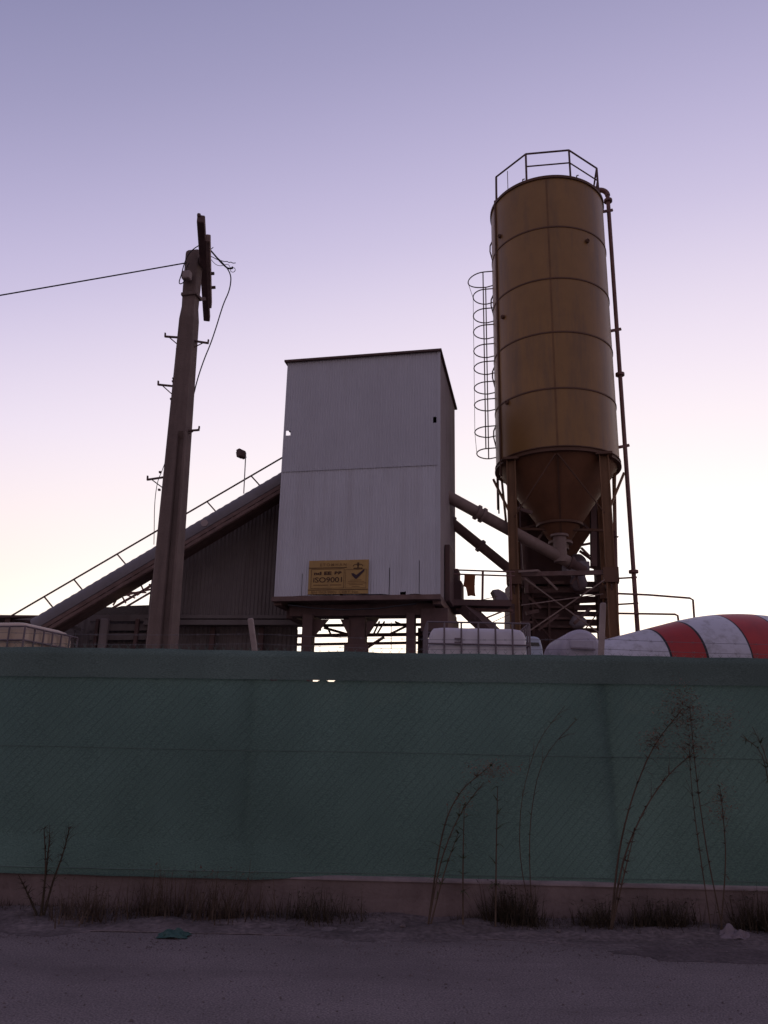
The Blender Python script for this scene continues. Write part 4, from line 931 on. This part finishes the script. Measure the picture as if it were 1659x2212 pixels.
for dx in (xl + .12, xr - .12):
    for y in (13.4, 15.6):
        wv = MB().lathe(Vector((dx - .1, y, .63)), Vector((1, 0, 0)), [(0, 0), (0, .2), (-.0, .34), (.2, .34), (.2, 0)], 20); wv.build('wheel', M['rubber'], vn)

# ------------------------------------------------------------------ concrete mixer truck with striped drum
PSI = 0.3203; da = Vector((math.cos(PSI), math.sin(PSI), 0.0471)).normalized()
dc = Vector((3.25, 13.02, 2.70))
mt = thing('mixer_truck', Vector((5.8, 13.9, .28)), 'concrete mixer truck drum with red and white spiral bands behind the fence', 'mixer truck')
def drad(s): return max(.2, .333 + .2263 * s - (.0802 * (s - 1.925) ** 2 if s > 1.925 else 0))
bands = [(0, 1.30, 0), (1.30, 1.338, 2), (1.338, 1.90, 1), (1.90, 1.94, 2), (1.94, 2.69, 0), (2.69, 2.72, 2), (2.72, 3.42, 1), (3.42, 3.46, 2), (3.46, 4.2, 0), (4.2, 4.23, 2), (4.23, 4.9, 1), (4.9, 5.6, 0)]
ss = []; mm_ = []
for s0, s1, k in bands:
    n = max(1, int((s1 - s0) / .06))
    for i in range(n): ss.append(s0 + (s1 - s0) * i / n); mm_.append(k)
ss.append(5.6)
b = MB().lathe(dc, da, [(s, drad(s)) for s in ss], 72, mats=mm_); b.cur = 0
b.lathe(dc, da, [(0, 0.0), (0, drad(0))], 40); b.lathe(dc, da, [(5.6, drad(5.6)), (5.62, 0)], 40)
b.build('drum', [M['drumw'], M['drumr'], M['drumk']], mt)
ds = Vector((-da.y, da.x, 0)).normalized(); da_h = Vector((da.x, da.y, 0)).normalized()
b = MB()
for s in (-.4, .4): b.bar(dc + da_h * -.3 + ds * s + Z * (1.0 - dc.z), dc + da_h * 6.8 + ds * s + Z * (1.0 - dc.z), .1, .25)
b.build('chassis', M['darksteel'], mt)
b = MB()
for s0 in (.3, 5.5):
    for s in (-.4, .4): b.bar(dc + da_h * s0 + ds * s + Z * (1.1 - dc.z), dc + da_h * s0 + ds * s * .5 + Z * (-.35 if s0 < 1 else -.6), .12, .12)
b.build('pedestal', M['darksteel'], mt)
for s0 in (1.2, 2.5, 6.2):
    for s in (-1, 1):
        c = dc + da_h * s0 + ds * s * .95 + Z * (.78 - dc.z); wv = MB().lathe(c, ds * s, [(-.15, 0), (-.15, .4), (-.1, .5), (.1, .5), (.15, .4), (.13, .25), (.05, .24), (.05, 0)], 24); wv.build('wheel', M['rubber'], mt)

# ------------------------------------------------------------------ utility pole
PY = 10.2
pt = at(420, 545, PY); pb_ = at(349, 1395, PY); pdv = (pt - pb_) / (pt.z - pb_.z); pbase = pb_ + pdv * (.28 - pb_.z)
def pp_(z): return pbase + pdv * (z - .28)
PZ = pt.z
up_ = thing('utility_pole', Vector((pbase.x, pbase.y, .28)), 'tall tapering concrete utility pole with climbing brackets and a timber crossarm', 'utility pole')
pax = Vector((.98, -.2, 0)).normalized(); pay = Vector((.2, .98, 0)).normalized()
def wat(z): t = (PZ - z) / (PZ - 2.6); return .215 + .125 * t
zfl = on(420, 678, pt, Vector((0, 1, 0))).z; zrec = on(405, 945, pt, Vector((0, 1, 0))).z
b = MB(); zs = [.28, 2.6, 4, 5.2, 6.4, PZ - .06, PZ - .015, PZ]
def sect(z, k=1.0):
    w_ = wat(z) * k; h_ = w_ * .72; c = pp_(z); q4 = w_ * .5
    return [c + pax * (-q4) - pay * h_ * .38, c + pax * (-q4 + .03) - pay * h_ * .5, c + pax * (w_ * .08) - pay * h_ * .5, c + pax * (w_ * .10) - pay * h_ * .42, c + pax * (w_ * .10) - pay * h_ * .2,
            c + pax * (w_ * .36) - pay * h_ * .2, c + pax * (w_ * .40) - pay * h_ * .42, c + pax * (w_ * .5) - pay * h_ * .42, c + pax * q4 + pay * h_ * .5, c + pax * (-q4) + pay * h_ * .5]
def sect2(z, k=1.0):
    w_ = wat(z) * k; h_ = w_ * .72; c = pp_(z); q4 = w_ * .5
    return [c + pax * (-q4) - pay * h_ * .38, c + pax * (-q4 + .03) - pay * h_ * .5, c + pax * (w_ * .06) - pay * h_ * .5, c + pax * (w_ * .09) - pay * h_ * .5, c + pax * (w_ * .12) - pay * h_ * .5,
            c + pax * (w_ * .32) - pay * h_ * .5, c + pax * (w_ * .38) - pay * h_ * .5, c + pax * (w_ * .46) - pay * h_ * .45, c + pax * q4 + pay * h_ * .5, c + pax * (-q4) + pay * h_ * .5]
rings = []
for z in (.28, 1.4, 2.6, 3.4, 4.2, zrec - .05): rings.append(sect(z))
for z in (zrec + .05, zfl - .1): rings.append(sect2(z))
for z, k in ((zfl + .1, .86), (PZ - .6, .95), (PZ - .05, 1.0), (PZ - .012, .96), (PZ, .86)): rings.append(sect2(z, k))
vs = [p for r_ in rings for p in r_]; n = 10
b.add(vs, [(i * n + j, i * n + (j + 1) % n, (i + 1) * n + (j + 1) % n, (i + 1) * n + j) for i in range(len(rings) - 1) for j in range(n)] + [tuple(range(len(vs) - n, len(vs)))], False)
b.build('shaft', M['polec'], up_)
AZ_ = PZ - .18
aN = atz(434, 472, AZ_); aF = atz(447, 688, AZ_)
b = MB(); b.bar(aN, aF, .105, .12); b.bar(aN + Vector((-.025, -.03, .045)), aN.lerp(aF, .1) + Vector((-.025, 0, .045)), .05, .05)
b.build('crossarm', M['wood'], up_, bevel=.015)
d_ = (aF - aN)
b = MB(); b.bar(aN + d_ * .16 + Vector((.085, 0, -.0)), aN + d_ * .84 + Vector((.06, 0, 0)), .065, .12); b.build('crossarm_splice', M['splice'], up_, bevel=.012)
for f, sx in ((.50, .12), (.645, .13)):
    c = aN + d_ * f + Vector((sx, 0, 0)); MB().tube([c - Vector((.1, 0, 0)), c + Vector((.02, 0, .01)), c + Vector((.03, 0, .01))], .025, 8).build('bolt', M['darksteel'], up_)
b = MB(); p0 = at(421, 647, PY); p1 = at(441, 645, PY + .3); b.bar(p0, p1, .05, .05); b.bar(at(432, 549, PY + .05), at(441, 560, PY + .1), .05); b.build('arm_bracket', M['darksteel'], up_)
b = MB(); c = at(403.5, 595.5, PY - .16); b.box(c, (.13, .10, .13), (pax, pay, Z)); b.build('junction_box', M['boxp'], up_, bevel=.02)
b = MB(); b.box(at(399.5, 640, PY) + Vector((0, .06, 0)), (.05, .12, .07), (pax, pay, Z)); b.box(at(414, 641, PY), (.245, .21, .05), (pax, pay, Z)); b.build('steel_band', M['polec'], up_, bevel=.01)
def step(tip, root, b0, b1):
    b = MB(); Yp = PY - .02
    t0, r0 = at(*tip, Yp), at(*root, Yp); dr = (r0 - t0).normalized()
    b.bar(t0, r0 + dr * .06, .03, .022); b.bar(t0 - dr * .008 - Z * .01, t0 - dr * .012 + Z * .055, .03, .018); b.tube([at(*b0, Yp), at(*b1, Yp) + dr * .05], .008, 6)
    b.build('step_bracket', M['darksteel'], up_)
step((358, 727), (386, 729), (366, 729), (385, 751)); step((448, 741), (422, 737), (438, 741), (421, 754)); step((343, 831), (373, 834), (352, 834), (372, 858))
step((428, 929), (400, 931), (417, 932), (399, 946)); step((320, 1036), (347, 1032), (329, 1037), (345, 1056))
b = MB()
for x, y in ((388, 712), (387, 718), (383, 755), (375, 818), (374, 824), (370, 862), (346, 1020), (344, 1058)): b.box(at(x, y, PY - .05), (.03, .04, .022))
b.build('bolt_head', M['darksteel'], up_)
# wires and loose cables
def zp(zx, zy): return ((300 + zx * .24111) / 1.15732, (500 + zy * .24111) / 1.15732)
def cab(pts, Y, r, label, wob=0.0):
    P_ = [at(*p, Y) + Vector((0, random.uniform(-wob, wob), 0)) for p in pts]
    for q_ in range(2):
        F_ = [P_[0]]
        for i in range(len(P_) - 1): F_ += [P_[i].lerp(P_[i + 1], .25), P_[i].lerp(P_[i + 1], .75)]
        P_ = F_ + [P_[-1]]
    return top('loose_cable', MB().tube(P_, r, 6), M['cable'], label, 'cable', 'cables on the utility pole')
w0 = at(407, 567, PY - .05); w1 = at(0, 638, PY - .6); dv = w1 - w0
wp = [w0 + dv * t * 1.0 + Z * (-.35) * (t * (4 - t) / 16) * 0.35 + Z * .35 * .35 * (3 * t / 16) for t in [i * .1 for i in range(0, 41)]]
b = MB().tube(wp, .0095, 6)
top('overhead_wire', b, M['cable'], 'long overhead wire running left from the pole out of the picture', 'wire')
cab([zp(*p) for p in ((880, 480), (905, 490), (985, 575), (1060, 650), (1115, 710), (1145, 770), (1150, 830), (1130, 940), (1080, 1070), (1040, 1170), (1000, 1310), (940, 1480), (870, 1660), (800, 1860), (757, 2050), (735, 2100))], PY + .2, .009, 'long loose cable drooping from the crossarm down the right of the pole', .02)
cab([zp(*p) for p in ((840, 462), (815, 470), (740, 520), (690, 590), (655, 690), (635, 780), (612, 850), (620, 875), (650, 860), (680, 830))], PY - .2, .0075, 'cable loop arching over the pole top to the junction box', .01)
cab([zp(*p) for p in ((720, 650), (700, 680), (685, 720), (700, 760))], PY - .16, .006, 'short cable stub above the junction box')
cab([zp(*p) for p in ((895, 490), (930, 515), (985, 575), (1040, 635), (1090, 690), (1120, 705), (1160, 715), (1170, 712), (1165, 700))], PY + .25, .014, 'thick twisted cable bundle slanting down from the crossarm', .02)
cab([zp(*p) for p in ((1120, 706), (1150, 720), (1145, 740), (1175, 752), (1198, 730), (1190, 705), (1170, 700), (1160, 716))], PY + .25, .0045, 'small curled wire end at the tip of the bundle')
cab([zp(*p) for p in ((905, 580), (950, 585), (1000, 615), (1060, 632), (1090, 640), (1110, 635), (1130, 650), (1150, 642), (1170, 656), (1200, 652))], PY + .25, .006, 'wavy wire end sticking out right below the bundle')
cab([zp(*p) for p in ((905, 612), (940, 608), (970, 650), (1010, 680), (1060, 683), (1100, 665), (1130, 672), (1142, 700))], PY + .22, .0042, 'thin slack wire sagging under the bundle')
cab([zp(*p) for p in ((905, 540), (930, 520), (950, 505), (967, 490))], PY + .2, .006, 'short upright wire end crossing the bundle')
cab([zp(*p) for p in ((900, 440), (930, 450), (940, 490), (930, 560), (910, 565))], PY + .22, .003, 'hair-thin wire loop beside the crossarm splice')
def zq(zx, zy): return ((300 + zx * .3165) / 1.15732, (950 + zy * .3165) / 1.15732)
cab([zq(*p) for p in ((360, 640), (335, 710), (300, 790), (283, 880), (272, 1000), (270, 1190), (268, 1300))], PY + .1, .005, 'thin pale cable hanging down the left edge of the pole')

# ------------------------------------------------------------------ sky, sun, exposure
SAZ = R(17); SEL = R(1.5)                          # the sun sits low behind the plant, to the right of straight ahead
sx, sy = math.sin(SAZ), math.cos(SAZ)
W = bpy.data.worlds.new('World'); sc.world = W; W.use_nodes = True; nt = W.node_tree; N = nt.nodes; L = nt.links
for n in list(N): N.remove(n)
out = N.new('ShaderNodeOutputWorld'); bg = N.new('ShaderNodeBackground'); L.new(bg.outputs[0], out.inputs['Surface'])
tc = N.new('ShaderNodeTexCoord'); se = N.new('ShaderNodeSeparateXYZ'); L.new(tc.outputs['Generated'], se.inputs[0])
def mth(op, a, b_=None, c=None):
    n = N.new('ShaderNodeMath'); n.operation = op
    for i, v in enumerate((a, b_, c)):
        if v is None: continue
        if isinstance(v, (int, float)): n.inputs[i].default_value = v
        else: L.new(v, n.inputs[i])
    return n.outputs[0]
el = mth('ARCSINE', se.outputs[2])
hl = mth('SQRT', mth('MAXIMUM', mth('ADD', mth('MULTIPLY', se.outputs[0], se.outputs[0]), mth('MULTIPLY', se.outputs[1], se.outputs[1])), 1e-5))
ch_ = mth('DIVIDE', mth('ADD', mth('MULTIPLY', se.outputs[0], sx), mth('MULTIPLY', se.outputs[1], sy)), hl)
e2 = mth('ADD', el, mth('MULTIPLY', mth('SUBTRACT', 1.0, ch_), 0.48))
def ramp(src, pts):
    r = N.new('ShaderNodeValToRGB'); cr = r.color_ramp; cr.interpolation = 'B_SPLINE'
    while len(cr.elements) > 1: cr.elements.remove(cr.elements[-1])
    for i, (p, c) in enumerate(pts):
        e = cr.elements[0] if i == 0 else cr.elements.new(p / 90)
        e.position = p / 90; e.color = (*[v / 2 for v in c], 1)
    L.new(mth('MULTIPLY', src, 2 / math.pi), r.inputs[0]); return r.outputs[0]
front = ramp(e2, [(0, (1.9, 1.45, 1.05)), (7, (1.6, 1.35, 1.1)), (11, (1.5, 1.42, 1.36)), (14.5, (1.24, 1.14, 1.08)), (17.5, (1.09, .985, .965)), (21.5, (1.0, .905, .945)), (26, (.91, .81, .92)), (31, (.775, .69, .85)), (36, (.615, .553, .765)), (42, (.47, .43, .65)), (48, (.35, .33, .525)), (55, (.262, .256, .435)), (90, (.16, .165, .31))])
back = ramp(el, [(0, (.40, .335, .385)), (15, (.40, .34, .42)), (40, (.265, .25, .37)), (90, (.14, .15, .32))])
mx = N.new('ShaderNodeMix'); mx.data_type = 'RGBA'
mr = N.new('ShaderNodeMapRange'); mr.interpolation_type = 'SMOOTHSTEP'; mr.inputs[1].default_value = -.6; mr.inputs[2].default_value = .55; L.new(ch_, mr.inputs[0])
L.new(mr.outputs[0], mx.inputs['Factor']); L.new(back, mx.inputs[6]); L.new(front, mx.inputs[7])
x2 = N.new('ShaderNodeVectorMath'); x2.operation = 'SCALE'; x2.inputs['Scale'].default_value = 2.0; L.new(mx.outputs[2], x2.inputs[0])
wf = mth('MULTIPLY', mth('MINIMUM', mth('MAXIMUM', mth('MULTIPLY', mth('SUBTRACT', .93, ch_), 5.0), 0.0), 1.0), mth('MINIMUM', mth('MAXIMUM', mth('SUBTRACT', 1.25, mth('MULTIPLY', el, 3.6)), 0.0), 1.0))
wm = N.new('ShaderNodeMix'); wm.data_type = 'RGBA'; wm.inputs[6].default_value = (1, 1, 1, 1); wm.inputs[7].default_value = (1, .93, .84, 1); L.new(wf, wm.inputs['Factor'])
x3 = N.new('ShaderNodeVectorMath'); x3.operation = 'MULTIPLY'; L.new(x2.outputs[0], x3.inputs[0]); L.new(wm.outputs[2], x3.inputs[1])
sky = N.new('ShaderNodeTexSky'); sky.sky_type = 'NISHITA'; sky.sun_disc = False; sky.sun_elevation = SEL; sky.sun_rotation = SAZ
sk = N.new('ShaderNodeVectorMath'); sk.operation = 'MULTIPLY'; sk.inputs[1].default_value = (.006, .005, .006); L.new(sky.outputs[0], sk.inputs[0])
ad = N.new('ShaderNodeVectorMath'); ad.operation = 'ADD'; L.new(x3.outputs[0], ad.inputs[0]); L.new(sk.outputs[0], ad.inputs[1])
L.new(ad.outputs[0], bg.inputs['Color']); bg.inputs['Strength'].default_value = 1.0
sl2 = bpy.data.lights.new('sun', 'SUN'); sl2.energy = .12; sl2.angle = R(3); sl2.color = (1, .62, .36)
so = bpy.data.objects.new('sun', sl2); COL.objects.link(so); so.location = (0, 0, 30)
so.rotation_euler = Vector((sx * math.cos(SEL), sy * math.cos(SEL), math.sin(SEL))).to_track_quat('Z', 'Y').to_euler()
vs_ = sc.view_settings; vs_.view_transform = 'Standard'; vs_.look = 'None'; vs_.exposure = 0; vs_.gamma = 1; vs_.use_curve_mapping = False
